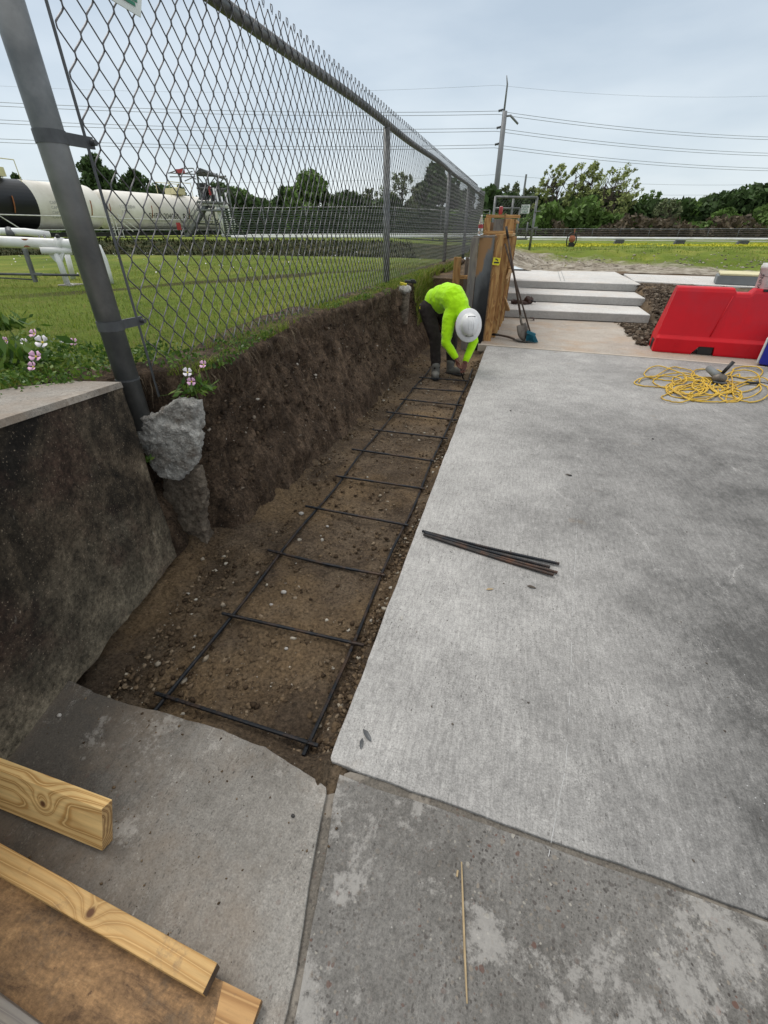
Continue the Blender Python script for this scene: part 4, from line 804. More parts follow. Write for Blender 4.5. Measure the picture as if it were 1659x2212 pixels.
for i in range(9):
    aa=a0+.32; z=.24-.02*i; w=rr.uniform(.2,.42); pts=[P+Vector((math.cos(aa+k*w/5)*(.1475+z*.055),math.sin(aa+k*w/5)*(.1475+z*.055),z)) for k in range(6)]; m.tube(pts,.0016,3)
m.build('pail_fine_print',M['greyink'],t)
MB().tube([P+Vector((.16*math.cos(a),.16*math.sin(a),.31-.10*math.sin((a-R(150))/R(180)*math.pi))) for a in np.linspace(R(150),R(330),14)],.0025,5).build('wire_handle',M['darksteel'],t,True)
o=MB().box((P.x-.02,P.y-.175,.885),(.16,.05,.03)).box((P.x+.05,P.y-.17,.872),(.22,.05,.012)).build('black_clamp',M['black']); bevel(o,.006); tag(o,'small black clamp resting on the barrier below the white pail','clamp')
# crate beyond
B=PY(*cb(1100,440),13.5); t=thing('storage_box','grey box with a cream lid standing on the walk behind the barrier','box',(4.85,13.6,.5))
o=MB().prism([(4.46,13.45,.505),(5.35,13.25,.505),(5.5,13.95,.505),(4.62,14.1,.505)],(0,0,.20)).build('box_body',M['greypl'],t); bevel(o,.03,3)
o=MB().prism([(4.50,13.44,.70),(5.36,13.24,.70),(5.5,13.95,.72),(4.66,14.1,.72)],(0,0,.045)).build('box_lid',M['cream'],t); bevel(o,.015,2)
# blue cooler at the right edge
t=thing('blue_cooler','blue cooler with a white side and sticker at the right edge','cooler',(3.60,7.50,0),rz=R(-28))
o=MB().box((.12,0,.23),(.62,.36,.42)).build('cooler_body',M['blue'],t); bevel(o,.03,3)
o=MB().box((-.205,0,.20),(.03,.33,.34)).build('end_panel',M['white'],t); bevel(o,.012,2)
o=MB().box((.12,0,.465),(.64,.38,.05)).build('lid',M['white'],t); bevel(o,.015)
o=MB().box((-.02,-.183,.28),(.18,.006,.09),Euler((0,-.2,0))).build('sticker',M['signwhite'],t); MB().box((-.03,-.188,.285),(.06,.004,.05)).build('sticker_print',M['tape'],o)
MB().tube([(.1,-.2,.05),(.13,-.2,.05)],.07,16).build('wheel',M['black'],t)
# ================================================================= CORD + GRINDER
def cord():
    rr=random.Random(21); pts=[]
    def P3(x,y): p=PZ(*c3(x,y)); return Vector((p.x,p.y,0))
    # each coil: centre, half widths in the photo copy, turns
    coils=[((1010,1440),(130,30),1.3),((1060,1390),(150,38),1.0),((1130,1440),(160,45),1.6),((1180,1480),(130,48),1.5),((1130,1430),(42,26),1.6),((1190,1490),(90,30),2.2),((1120,1530),(95,32),1.0),((1240,1500),(120,48),2.0),((1330,1470),(130,50),1.5),((1300,1400),(95,42),1.2),((1470,1470),(150,60),1.4),((1430,1530),(70,24),1.6),((1500,1440),(120,60),1.1),((1540,1380),(90,30),1.0),((1350,1520),(160,40),1.2),((1560,1500),(110,55),1.2),((1250,1470),(190,52),1.3)]
    a=2.6; keys=[]
    for (cx,cy),(rx,ry),tn in coils:
        n=int(tn*14)
        for i in range(n):
            a+=tn*2*math.pi/n; k=1+.10*math.sin(i*.7+cx); keys.append(P3(cx+rx*k*math.cos(a)+rr.uniform(-4,4),cy+ry*k*math.sin(a)+rr.uniform(-2,2)))
    keys+= [P3(1600,1420),P3(1680,1450),P3(1800,1470)]
    n=len(keys)
    for i in range(n-1):
        p0,p1,p2,p3=keys[max(i-1,0)],keys[i],keys[i+1],keys[min(i+2,n-1)]
        for j in range(6):
            t=j/6; q=.5*((2*p1)+(-p0+p2)*t+(2*p0-5*p1+4*p2-p3)*t*t+(-p0+3*p1-3*p2+p3)*t**3); q.z=.008+.016*(.5+.5*math.sin(i*.43+j*.07))+.006*math.sin(i*1.3); pts.append(q)
    m=MB(); m.tube(pts,.0078,6); o=m.build('extension_cord',M['cord'],None,True); tag(o,'yellow extension cord lying in loose tangled coils on the slab','cord')
    e=P3(1530,1450); MB().tube([e+Vector((0,0,.025)),e+Vector((.13,.02,.025))],[.018,.015],8).build('plug',M['black'],o,True)
cord()
P=PZ(*c3(1358,1440),0); t=thing('angle_grinder','dusty grey angle grinder with a black side handle standing among the yellow cord','angle grinder',P)
MB().blob(P+Vector((0,0,.06)),.065,3,.15,3,(1.2,1.1,.9)).build('gear_head',M['toolsteel'],t,True)
MB().tube([P+Vector((-.02,.0,.08)),P+Vector((-.04,.30,.10))],[.045,.04],12).build('motor_housing',M['greypl'],t,True)
MB().tube([P+Vector((.01,.02,.09)),P+Vector((.09,.03,.26))],[.020,.022],12).build('side_handle',M['black'],t,True)
MB().lathe([(.075,0),(.078,.012),(.06,.014)],P+Vector((0,-.05,.02)),24).build('disc_guard',M['darksteel'],t)
MB().tube([P+Vector((-.04,.30,.10)),P+Vector((.1,.32,.03)),P+Vector((.4,.2,.012)),P+Vector((.7,.05,.012)),P+Vector((.95,.1,.02))],.006,6).build('power_lead',M['black'],t,True)
# ================================================================= WORKER
def rem(o,v=.014,sm=6):
    a=o.modifiers.new('remesh','REMESH'); a.mode='VOXEL'; a.voxel_size=v; a.use_smooth_shade=True
    b=o.modifiers.new('smooth','SMOOTH'); b.iterations=sm; b.factor=.5; return o
def limb(m,pts,rs,n=14):
    for p,r in zip(pts,rs): m.blob(p,r,0,0,2)
    m.tube(pts,rs,n,True)
wk=thing('person','bending worker in a lime long-sleeved shirt, dark trousers and white hard hat, tying rebar','person',(-.95,6.35,-.15))
hipL=Vector((-1.19,6.40,.70)); hipR=Vector((-1.02,6.55,.70)); kL=Vector((-1.04,6.30,.34)); aL=Vector((-.99,6.22,-.03)); kR=Vector((-.84,6.58,.30)); aR=Vector((-.815,6.45,-.02))
pel=Vector((-1.09,6.46,.76)); mid=Vector((-.92,6.33,.85)); ch=Vector((-.76,6.18,.78)); nk=Vector((-.65,6.08,.68)); hd=Vector((-.575,6.02,.58))
sL=Vector((-.84,6.10,.64)); sR=Vector((-.60,6.27,.63)); eL=Vector((-.845,6.02,.355)); wL=Vector((-.685,5.98,.175)); eR=Vector((-.50,6.20,.36)); wR=Vector((-.575,6.06,.115))
body=MB()
limb(body,[hipL,kL,aL],[.085,.055,.042]); limb(body,[hipR,kR,aR],[.085,.055,.042]); limb(body,[pel,mid,ch],[.13,.13,.14]); limb(body,[ch,nk],[.09,.06]); body.blob(hd,.1,0,0,3,(.85,1.,1.05)); body.blob(hd+Vector((.03,-.03,-.09)),.02,0,0,2)
for sg in (-1,1): body.blob(hd+Vector((sg*.075,.03,-.02)),.028,0,0,2,(.4,1,1))
limb(body,[sL,eL,wL],[.055,.042,.030]); limb(body,[sR,eR,wR],[.055,.042,.030])
# hands: palm, four bent fingers and a thumb each
def hand(w,tip,side):
    w=Vector(w); tip=Vector(tip); d=(tip-w).normalized(); s=Vector(side).normalized(); nn=d.cross(s).normalized(); pc=w+d*.05
    for k in range(4):
        q=(k-1.5)*.018; body.tube([w+d*.01+s*q*.6,w+d*.05+s*q,w+d*.085+s*q],[.018,.015,.012],8)
        L_=(.062,.072,.068,.052)[k]; b=w+d*.085+s*q; body.tube([b,b+d*L_*.45+nn*.008,b+d*L_*.75+nn*.026,b+d*L_*.8+nn*.045],[.0105,.0095,.009,.008],8)
    b=w+d*.03-s*.03; body.tube([w+d*.015-s*.012,b+nn*.015,b+d*.03+nn*.035-s*.004,b+d*.055+nn*.04+s*.006],[.014,.013,.011,.009],8)
hand(wL,(-.635,5.97,.04),(.3,1,0)); hand(wR,(-.60,6.0,-.04),(1,.1,0))
o=body.build('body',M['skin'],wk,True); rem(o,.0065,3)
sh=MB(); limb(sh,[pel+Vector((.05,-.02,.02)),mid+Vector((-.0,0,.02)),Vector((-.83,6.23,.87)),ch],[.150,.168,.165,.155]); sh.blob(pel+Vector((0,0,.045)),.150,0,0,3,(1,1.05,1)); sh.blob(pel.lerp(mid,.5)+Vector((0,0,.035)),.162,0,0,3)
limb(sh,[ch,nk+Vector((-.01,0,0))],[.12,.085]); limb(sh,[ch+Vector((-.02,-.01,-.03)),sL],[.13,.088]); limb(sh,[ch,sR],[.12,.085]); limb(sh,[sL,sL.lerp(eL,.5),eL,eL.lerp(wL,.5),wL+(eL-wL)*.12],[.088,.078,.064,.056,.044]); limb(sh,[sR,eR,wR+(eR-wR)*.12],[.085,.062,.045])
o=sh.build('shirt',M['hiviz'],wk,True); rem(o,.009,6)
dm=o.modifiers.new('folds','DISPLACE'); tx=bpy.data.textures.new('folds','CLOUDS'); tx.noise_scale=.055; tx.noise_depth=2; dm.texture=tx; dm.strength=.016; dm.mid_level=.5
tr=MB(); limb(tr,[hipL,hipL.lerp(kL,.5),kL,kL.lerp(aL,.5),aL+Vector((0,0,.02))],[.115,.098,.082,.075,.066]); limb(tr,[hipR,hipR.lerp(kR,.5),kR,aR+Vector((0,0,.03))],[.115,.098,.08,.066]); tr.blob((pel.x-.03,pel.y,pel.z-.03),.142,0,0,3,(1,1.1,1))
o=tr.build('trousers',M['trousers'],wk,True); rem(o,.012,5)
dm=o.modifiers.new('folds','DISPLACE'); dm.texture=tx; dm.strength=.02
def boot(a,toe):
    a=Vector(a);toe=Vector(toe); m=MB(); limb(m,[a+Vector((0,0,.06)),a+Vector((0,0,-.06)),a.lerp(toe,.5)+Vector((0,0,-.02)),toe+Vector((0,0,.012))],[.060,.060,.052,.046])
    o=m.build('boot',M['boot'],wk,True); rem(o,.009,3); f=toe-a; f.z=0; f.normalize()
    s=MB(); c=Vector((a.x,a.y,-.134)); t2=Vector((toe.x,toe.y,-.134)); s.tube([c-f*.05,c,c.lerp(t2,.6),t2+f*.035],[.045,.056,.056,.04],16,flat=.28); s.build('sole',M['sole'],o,True)
boot((-.99,6.21,-.05),(-.955,6.03,-.10)); boot((-.815,6.44,-.05),(-.665,6.36,-.10))
ax=Vector((.30,-.90,.22)).normalized(); fr=Vector((.05,-.15,-1)); fr=(fr-ax*fr.dot(ax)).normalized(); sd_=ax.cross(fr).normalized(); HM=Matrix((sd_,fr,ax)).transposed()
hc=hd+ax*.03
hh=MB(); prof=[(.168,-.026),(.174,-.020),(.166,-.012),(.132,.006),(.119,.012),(.117,.035),(.112,.065),(.099,.100),(.076,.126),(.043,.143),(.012,.149)]
hh.lathe(prof,hc,36,HM,(.97,1.16)); o=hh.build('hard_hat',M['hat'],wk,True)
m=MB()
for xo in (-.028,0,.028):
    P=[hc+HM@Vector((xo,y_*1.0,z_+.004)) for y_,z_ in ((-.125,.05),(-.10,.10),(-.05,.136),(0,.150),(.05,.136),(.10,.10),(.125,.05))]; m.tube(P,.008,8)
m.build('crown_ridge',M['hat'],o,True)
for P,r_ in (([hc+HM@Vector((x_,-.095+.4*x_*x_,.118-1.5*x_*x_)) for x_ in (-.045,-.02,.005,.03,.05)],.004),([hc+HM@Vector((x_,.128-.8*x_*x_,.058)) for x_ in (-.05,-.02,.02,.05)],.006),([hc+HM@Vector((-.10,-.02,.07)),hc+HM@Vector((-.085,-.05,.085))],.004)): MB().tube(P,r_,5).build('hat_decal',M['ink'],o,True)
t2=MB().box((-1.27,6.38,.72),(.05,.06,.075),Euler((.2,.2,.5))).build('tape_measure',M['black'],wk); bevel(t2,.01)
MB().lathe([(.024,0),(.024,.012)],(-1.26,6.345,.72),14,Matrix.Rotation(R(90),3,'X')).lathe([(.018,0),(.018,.012)],(-1.225,6.345,.71),14,Matrix.Rotation(R(90),3,'X')).build('tape_face',M['tape'],t2)
t=thing('tying_pliers','dark tying pliers held in the hands of the worker','pliers',(-.59,6.02,-.1))
m=MB(); m.tube([(-.615,6.0,.05),(-.60,6.02,-.03),(-.585,6.05,-.085),(-.565,6.08,-.12)],[.006,.008,.008,.004],6); m.tube([(-.57,5.99,.04),(-.575,6.02,-.03),(-.590,6.05,-.085),(-.575,6.08,-.12)],[.006,.008,.008,.004],6); m.build('plier_arm',M['black'],t,True)
# ================================================================= GATE, BACKGROUND FENCES
G0=PD(1057,545,21.3); G1=PD(1143,541,21.6); G1t=PD(1166,424,21.6); gz=G1.z
gt=thing('chain_link_gate','open chain link gate with a small white sign beyond the timber form','gate',(G0.x,G0.y,gz))
top=PD(1060,426,21.4).z
MB().tube([(G0.x,G0.y,gz-.2),(G0.x,G0.y,top+.03)],.045,12).build('hinge_post',M['galv'],gt,True)
MB().tube([(G1.x,G1.y,gz-.1),(G1.x,G1.y,top)],.05,12).build('latch_post',M['galv'],gt,True)
MB().tube([(G0.x,G0.y,top),(G1.x,G1.y,top)],.045,12).build('top_bar',M['galv'],gt,True); MB().tube([(G0.x+.1,G0.y,gz+.42),(G1.x-.15,G1.y,gz+.42)],.035,10).build('bottom_bar',M['galv'],gt,True)
MB().tube([(G1.x-.22,G1.y-.02,gz+.42),(G1.x-.22,G1.y-.02,gz+1.0)],.03,8).build('latch_bar',M['galv'],gt,True)
for z in (.8,1.35): MB().tube([(G1.x-.02,G1.y-.06,gz+z),(G1.x+.2,G1.y-.1,gz+z+.02)],.022,8).build('latch',M['galv'],gt,True)
chain('gate_mesh',gt,M['wire'],(G0.x,G0.y),(G1.x-.06,G1.y),gz+.42,top,.06,.075,.004,2)
sg=MB().box((G1.x-.40,G1.y-.10,top-.38),(.34,.012,.30)).build('fence_sign',M['signwhite']); tag(sg,'small white sign with green lettering hung on the gate','sign')
for s,z,q in (('FOSTER',.0,.088),('FENCE',-.085,.088),('000-000',-.15,.04)):
    if s[0]!='0': text(s,q,M['green'],'sign_lettering',sg,lambda x,y:Vector((G1.x-.55+x*.95,G1.y-.108,top-.34+z+y)))
MB().box((G1.x-.40,G1.y-.108,top-.475),(.24,.004,.014)).box((G1.x-.40,G1.y-.108,top-.50),(.18,.004,.01)).build('sign_fine_print',M['green'],sg)
g2=thing('side_gate','second grey pipe gate frame standing behind the open gate','gate',(G0.x+.5,G0.y+3,gz))
A=PD(1068,450,24);B=PD(1123,453,24)
MB().tube([(A.x,A.y,gz),(A.x,A.y,A.z)],.04,10).tube([(B.x,B.y,gz),(B.x,B.y,A.z)],.04,10).tube([(A.x,A.y,A.z),(B.x,B.y,A.z)],.04,10).build('gate_frame',M['galv'],g2,True)
C_=PD(1108,440,24); MB().tube([(C_.x,C_.y,gz),(C_.x,C_.y,C_.z+.2)],.05,10).build('gate_post',M['galv'],g2,True)
def xfence(name,label,pts,h,step,mat,strip,parent=None,rail=True):
    t=thing(name,label,'fence',pts[0]); m=MB(); r=MB(); c=MB()
    for a,b in zip(pts[:-1],pts[1:]):
        a=Vector(a);b=Vector(b); n=int((b-a).length/step)
        for i in range(n+1): p=a.lerp(b,i/n); p.z=float(H(p.x,p.y)); MB().tube([p,p+Vector((0,0,h))],.045,6).build('fence_post',mat,t,True)
        for k in range(24):
            p=a.lerp(b,k/24);q=a.lerp(b,(k+1)/24); p.z=float(H(p.x,p.y));q.z=float(H(q.x,q.y))
            r.tube([p+Vector((0,0,h)),q+Vector((0,0,h))],.04,5)
            for zz in np.arange(.12,h*.97,.16): c.tube([p+Vector((0,0,zz)),q+Vector((0,0,zz))],.055,3,False)
    r.build('fence_rail',mat,t,True); c.build('fence_strips',strip,t)
    return t
xfence('perimeter_fence','long dark slatted fence with a rail beyond the berm on the left',[FL(44,-13.5),FL(40,8)],2.1,3.2,M['galv'],M['greencloth'])
xfence('perimeter_fence','low brown slatted fence in front of the trees on the right',[FL(55,13),FL(57,26),FL(54,50)],.95,3.,M['galv'],M['shadecloth'])
# long pipes
def pipeline(name,label,a,b,z,r,step,off=0):
    t=thing(name,label,'pipeline',(a.x,a.y,z-1)); P=[a.lerp(b,i/20) for i in range(21)]
    for p in P: p.z=z
    MB().tube(P,r,10).build('pipe',M['whitepaint'],t,True); L_=(b-a).length; n=int(L_/step)
    for i in range(n):
        p=a.lerp(b,(i+.5)/n); zz=float(H(p.x,p.y)); MB().prism([(p.x-.34,p.y-.2,zz-.05),(p.x+.30,p.y-.2,zz-.05),(p.x+.22,p.y-.2,z-r-.02),(p.x-.2,p.y-.2,z-r-.02)],(0,.4,0)).build('pipe_support',M['darksteel'],t)
    return t
pr=thing('pipeline','long white pipe on dark supports crossing the flowering lawn on the right','pipeline',(8,36,.7))
A=PD(1100,513.5,36.5);B=PD(1720,517.5,34.0); MB().tube([A.lerp(B,i/16) for i in range(17)],.085,10).tube([A+Vector((0,.5,-.12)),B+Vector((0,.5,-.14))],.03,6).build('pipe',M['whitepaint'],pr,True)
for x in (1347,1478,1611):
    p=PD(x,530,34.7); q=A.lerp(B,(x-1100)/620); z0=float(H(q.x,q.y)); MB().prism([(q.x-.36,q.y-.25,z0-.1),(q.x+.30,q.y-.25,z0-.1),(q.x+.36,q.y-.25,q.z-.09),(q.x-.16,q.y-.25,q.z-.09)],(0,.5,0)).build('pipe_support',M['darksteel'],pr)
pl=thing('pipeline','long white pipe running behind the berm seen through the fence mesh','pipeline',FL(30,-8,1))
A=PD(500,512,33);B=PD(1042,511,31); MB().tube([A,B],.075,8).tube([A+Vector((0,2,.10)),B+Vector((0,2,.12))],.04,8).build('pipe',M['whitepaint'],pl,True)
for i in range(8): p=A.lerp(B,(i+.5)/8); MB().box((p.x,p.y,p.z-.35),(.1,.1,.6)).build('pipe_support',M['darksteel'],pl)
# trolley/hose reel on the right lawn
P=PD(1231,541,27.5); P.z=float(H(P.x,P.y)); t=thing('hose_reel','small copper coloured reel in a black hoop frame standing on the lawn','hose reel',P)
MB().tube([P+Vector((.24*math.cos(a)-.02,0,.30+.36*math.sin(a))) for a in np.linspace(-.9,4.04,20)],.03,8).build('hoop',M['black'],t,True)
MB().lathe([(.14,-.07),(.17,-.05),(.1,0),(.17,.05),(.14,.07)],P+Vector((0,0,.36)),18,Matrix.Rotation(R(90),3,'X')).build('reel',M['copper'],t,True); MB().box(P+Vector((0,0,.10)),(.28,.2,.2)).build('reel_base',M['black'],t)
MB().tube([P+Vector((.05,0,.6)),P+Vector((.05,0,.82))],.03,8).build('reel_post',M['copper'],t)
# ================================================================= POWER POLE + LINES
D=90; pb0=PD(1062,497,D); pt0=PD(1086,240,D); base=Vector((pb0.x,pb0.y,.9)); ht=pt0.z
pp=thing('power_pole','tall grey steel transmission pole with three line brackets on its left','power pole',base)
MB().tube([base,(base.x,base.y,ht)],[.52,.36],14).build('pole_shaft',M['pole'],pp,True)
MB().tube([(base.x-.15,base.y,ht-1),(base.x-.1,base.y,ht+3.0),(base.x-.35,base.y,ht+4)],[.16,.12,.06],8).build('lightning_mast',M['pole'],pp,True)
MB().tube([(base.x+.3,base.y,ht-.6),(base.x+.9,base.y,ht-.55),(base.x+2.2,base.y,ht-1.6)],[.12,.16,.14],8).build('side_arm',M['pole'],pp,True)
arms=[]
for y_ in (239,276,312):
    z=PD(1075,y_,D).z; a=Vector((base.x-1.0,base.y,z)); MB().tube([(base.x-.3,base.y,z+.15),a],[.12,.16],8).build('bracket',M['darksteel'],pp,True); arms.append(a)
def wires(name,label,segs,r=.035):
    t=thing(name,label,'power line',segs[0][0][0])
    for pts in segs:
        for a,b,sag in pts if isinstance(pts,list) else [pts]:
            P=[a.lerp(b,i/24)+Vector((0,0,-sag*4*(i/24)*(1-i/24))) for i in range(25)]; MB().tube(P,r,4,False).build('cable',M['cable'],t)
    return t
labs=['topmost pair of overhead cables on the tall pole','middle pair of overhead cables on the tall pole','lowest pair of overhead cables on the tall pole']
for k,(a,yl,yr,yr2) in enumerate(((arms[0],217,283,296),(arms[1],255,318,323),(arms[2],297,350,357))):
    l0=PD(-150,yl-4,78); r0=PD(1850,yr+14,112)
    t=thing('overhead_line',labs[k],'power line',a)
    for dz in (0,-.38):
        P=[a.lerp(l0,i/24)+Vector((0,0,dz-1.2*4*(i/24)*(1-i/24)*.5)) for i in range(25)]; MB().tube(P,.030,4,False).build('cable',M['cable'],t)
        P=[a.lerp(r0,i/24)+Vector((0,0,dz-2.0*4*(i/24)*(1-i/24)*.5)) for i in range(25)]; MB().tube(P,.030,4,False).build('cable',M['cable'],t)
for k,(y0,y1,y2,lab) in enumerate(((383,377,392,'thin distant cable level with the willow tops'),(430,405,410,'faint distant cable low over the right-hand trees'),(180,184,200,'very thin ground wire at the head of the pole'))):
    a=PD(-100,y0,120);c=PD(1075,y1,120);b=PD(1800,y2,130); t=thing('overhead_line',lab,'power line',c)
    MB().tube([a.lerp(c,i/12)-Vector((0,0,1.2*4*(i/12)*(1-i/12))) for i in range(13)]+[c.lerp(b,i/12)-Vector((0,0,1.2*4*(i/12)*(1-i/12))) for i in range(1,13)],.016 if k==2 else .022,4,False).build('cable',M['cable'],t)
P=PD(1133,405,85); o=MB().tube([(P.x,P.y,.9),(P.x,P.y,PD(1133,394,85).z+1)],[.2,.14],8).build('utility_pole',M['pole']); tag(o,'thin distant pole rising above the bushes beside the gate','power pole')
# ================================================================= TREES
def G(x,D,y=505): p=PD(x,y,D); p.z=float(H(p.x,p.y)); return p
def tree(name,label,xc,ytop,D,wpx,leaf,n=2600,style='dense',lean=0,seed=0,ls=.30,low=.12,group=None,trunks=1):
    rr=random.Random(seed+50); b=G(xc,D); ppm=1334./D; z1=EYE+(497-ytop)/ppm; h=z1-b.z; w=wpx/ppm*1.05
    t=thing(name,label,'tree',b,group); right=Vector((math.cos(YAW),math.sin(YAW),0)); fwd=Vector((-math.sin(YAW),math.cos(YAW),0))
    m=MB(); tops=[]
    for q in range(trunks):
        o_=(q-(trunks-1)/2); top_=b+right*(lean*h*.5+o_*w*.22)+Vector((0,0,h*.78)); midp=b.lerp(top_,.5)+right*rr.uniform(-.3,.3)-right*lean*h*.08
        m.tube([b+right*o_*.25-Vector((0,0,.2)),midp,top_],[h*.018+.05,h*.011+.03,.02],7); tops.append((b+right*o_*.25,midp,top_))
    K={'dense':44,'wispy':60,'willow':80,'round':36}[style]; P=[]; rg_=np.random.default_rng(seed+3); cl=[]
    for k in range(K):
        u=(k+rr.random())/K; zf=low+(1-low)*u
        prof={'dense':(1-abs(2*u-.85)**2.6*.75 if u>.42 else .80+.2*u/.42),'round':math.sqrt(max(.05,1-(u*.98)**2.2)),'wispy':.45+.75*math.sin(min(1,u*1.02)*math.pi)**.7,'willow':.35+.85*math.sin(min(1,(u*.92+.08))*math.pi)**.6}[style]
        a=rr.uniform(0,6.28); rad=(rr.random()**.5)*w/2*max(.12,prof); c=b+right*(math.cos(a)*rad+lean*h*(zf-.2)*1.0)+fwd*(math.sin(a)*rad*.8)+Vector((0,0,h*(zf*.92)))
        cl.append((c,zf)); tk=tops[k%len(tops)]; s=tk[1].lerp(tk[2],rr.uniform(0,.9)) if zf>.5 else tk[0].lerp(tk[1],rr.uniform(.4,1))
        m.tube([s,s.lerp(c,.5)+Vector((0,0,-.1*rr.random()*h*.2)),c+Vector((0,0,.03*h))],[.035+.004*h,.03,.010],4,False)
    m.build('trunk',M['bark'],t,True)
    per=n//K
    for c,zf in cl:
        r_={'dense':.155,'round':.18,'wispy':.10,'willow':.085}[style]*w*rr.uniform(.55,1.3)
        if style in('wispy','willow') : r_*=1.15-.5*zf
        nn=int(per*(r_/w/.12)**1.5*.8)+20
        q=rg_.normal(size=(nn,3)); q/=np.linalg.norm(q,axis=1)[:,None]; q*= (rg_.random(nn)**.4)[:,None]*r_
        if style=='willow': q[:,2]*=1.35; q+=np.array(right)*(q[:,2:3]*.35)
        if style=='wispy': q[:,2]*=1.8
        q[:,2]*=.85; P.append(np.array(c)+q)
    P=np.concatenate(P); P[:,2]=np.clip(P[:,2],b.z+.05,None)
    leaves('crown',P,(ls*(.45+rg_.random(len(P))))*D/70,M[leaf],t,seed,.1,1.8 if style!='willow' else 2.6)
    return t
TL=[('tree','small grey-green tree far left above the black tank end',28,355,95,55,'leaf_grey',900,'wispy'),
('tree','low dark treetop just right of the leftmost grey-green one',78,376,95,40,'leaf_dark',800,'dense'),
('tree','tall dark tree above the gap between the two tank cars',246,341,85,104,'leaf_dark',4600,'dense'),
('tree','medium dark tree right of the tallest one above the second tank car',318,372,88,92,'leaf_dark',2400,'dense'),
('tree','small tree top showing above the hatch of the second tank car',408,398,92,36,'leaf_dark',900,'wispy'),
('tree','bright green bushy tree just right of the loading tower',520,418,80,104,'leaf_mid',2800,'round'),
('tree','small bush low between the tower tree and the big round tree',595,440,90,60,'leaf_mid',1400,'round'),
('tree','large round green tree seen through the middle of the mesh',676,386,78,150,'leaf_mid',7600,'dense'),
('tree','dark tree filling in left of the big round tree',622,408,84,76,'leaf_dark',1800,'dense'),
('tree','mid green bushes right of the big round tree',748,420,80,110,'leaf_dark',3800,'round'),
('tree','open airy tree just left of the middle fence post',800,405,86,60,'leaf_grey',1300,'wispy'),
('tree','thin see-through tree just right of the middle fence post',868,372,78,90,'leaf_grey',2400,'wispy'),
('tree','tall dark tree between the second and third fence posts',934,368,80,118,'leaf_dark',5600,'dense'),
('tree','dark bush behind the far end of the mesh fence',1005,418,85,100,'leaf_dark',2000,'round'),
('tree','spiky grey-green tree directly behind the gate',1092,394,72,70,'leaf_grey',2200,'wispy'),
('tree','grey-green brushwood tree right of the spiky one behind the gate',1135,402,74,62,'leaf_grey',2200,'wispy'),
('willow','tall thin willow left of the dense willow',1180,352,68,78,'leaf_olive',2600,'willow'),
('willow','dense full willow in the middle of the willow group',1238,349,70,96,'leaf_olive',5200,'willow'),
('willow','leaning willow with forked bare limbs at the right of the group',1300,358,66,120,'leaf_olive',2600,'willow'),
('tree','low olive thicket tree right of the leaning willow',1385,415,72,85,'leaf_mid',2400,'wispy'),
('tree','slim pale tree in front of the dark wood on the right',1428,428,64,60,'leaf_grey',900,'wispy'),
('tree','mid green round tree left of the dark wood',1465,440,70,90,'leaf_mid',3000,'round'),
('tree','wind-bent treetop above the dark wood on the right',1512,418,84,66,'leaf_grey',1200,'wispy'),
('tree','broad dark tree in the wood on the right',1535,433,80,110,'leaf_dark',4200,'dense'),
('tree','tall dark green tree near the right edge',1600,432,76,90,'leaf_dark',3800,'dense'),
('tree','feathery treetop rising near the right edge',1606,408,82,60,'leaf_grey',1200,'wispy'),
('tree','dark tree cut by the right edge of the view',1668,428,76,90,'leaf_dark',3400,'dense'),
('tree','bright green bush at the foot of the dark wood',1555,455,66,70,'leaf_mid',2400,'round')]
for i,(nm,lab,x,yt,D_,w_,lf,n_,sty) in enumerate(TL):
    lean=.0
    if 'leaning' in lab: lean=.22
    tree(nm,lab,x-(8 if lean else 0),yt,D_,w_,lf,int(n_*(1.5 if sty=='willow' else 1.5)),sty,lean,i,ls=.34 if sty in('dense','round') else (.15 if sty=='willow' else .19),trunks=3 if nm=='willow' else 1,low=.03 if sty in('round','dense') else .12)
def thicket(name,label,l0,l1,f0,hmin,hmax,mat,n,seed,s=.45):
    rg_=np.random.default_rng(seed); l=l0+rg_.random(n)*(l1-l0); f=f0+rg_.random(n)*6; top=hmin+(hmax-hmin)*(.5+fbm(l*.22,l*0+seed,3,seed)); top=np.clip(top,.4,hmax); z=rg_.random(n)**.8*top
    P=np.array([FL(a,b)[:] for a,b in zip(f,l)]); P[:,2]=H(P[:,0],P[:,1])+z; o=leaves(name,P,s*(.5+rg_.random(n)),M[mat],seed=seed); tag(o,label,'thicket',kind='stuff')
thicket('far_thicket','continuous dark undergrowth behind the fence on the right',13,70,68,2.6,6.6,'leaf_dark',34000,90)
thicket('far_thicket','mixed green undergrowth joining the right-hand trees',8,60,62,1.2,4.6,'leaf_mid',16000,91,.4)
thicket('brown_scrub','brown leafless scrub low behind the right-hand fence',20,60,59,.3,2.4,'leaf_brown',7000,92,.32)
thicket('far_thicket','distant dark undergrowth on the left behind the far fence',-34,12,76,1.6,6.2,'leaf_dark',26000,93)
thicket('far_thicket','far hedge line behind the tank cars',-130,-30,95,1,3.5,'leaf_mid',6000,94,.6)
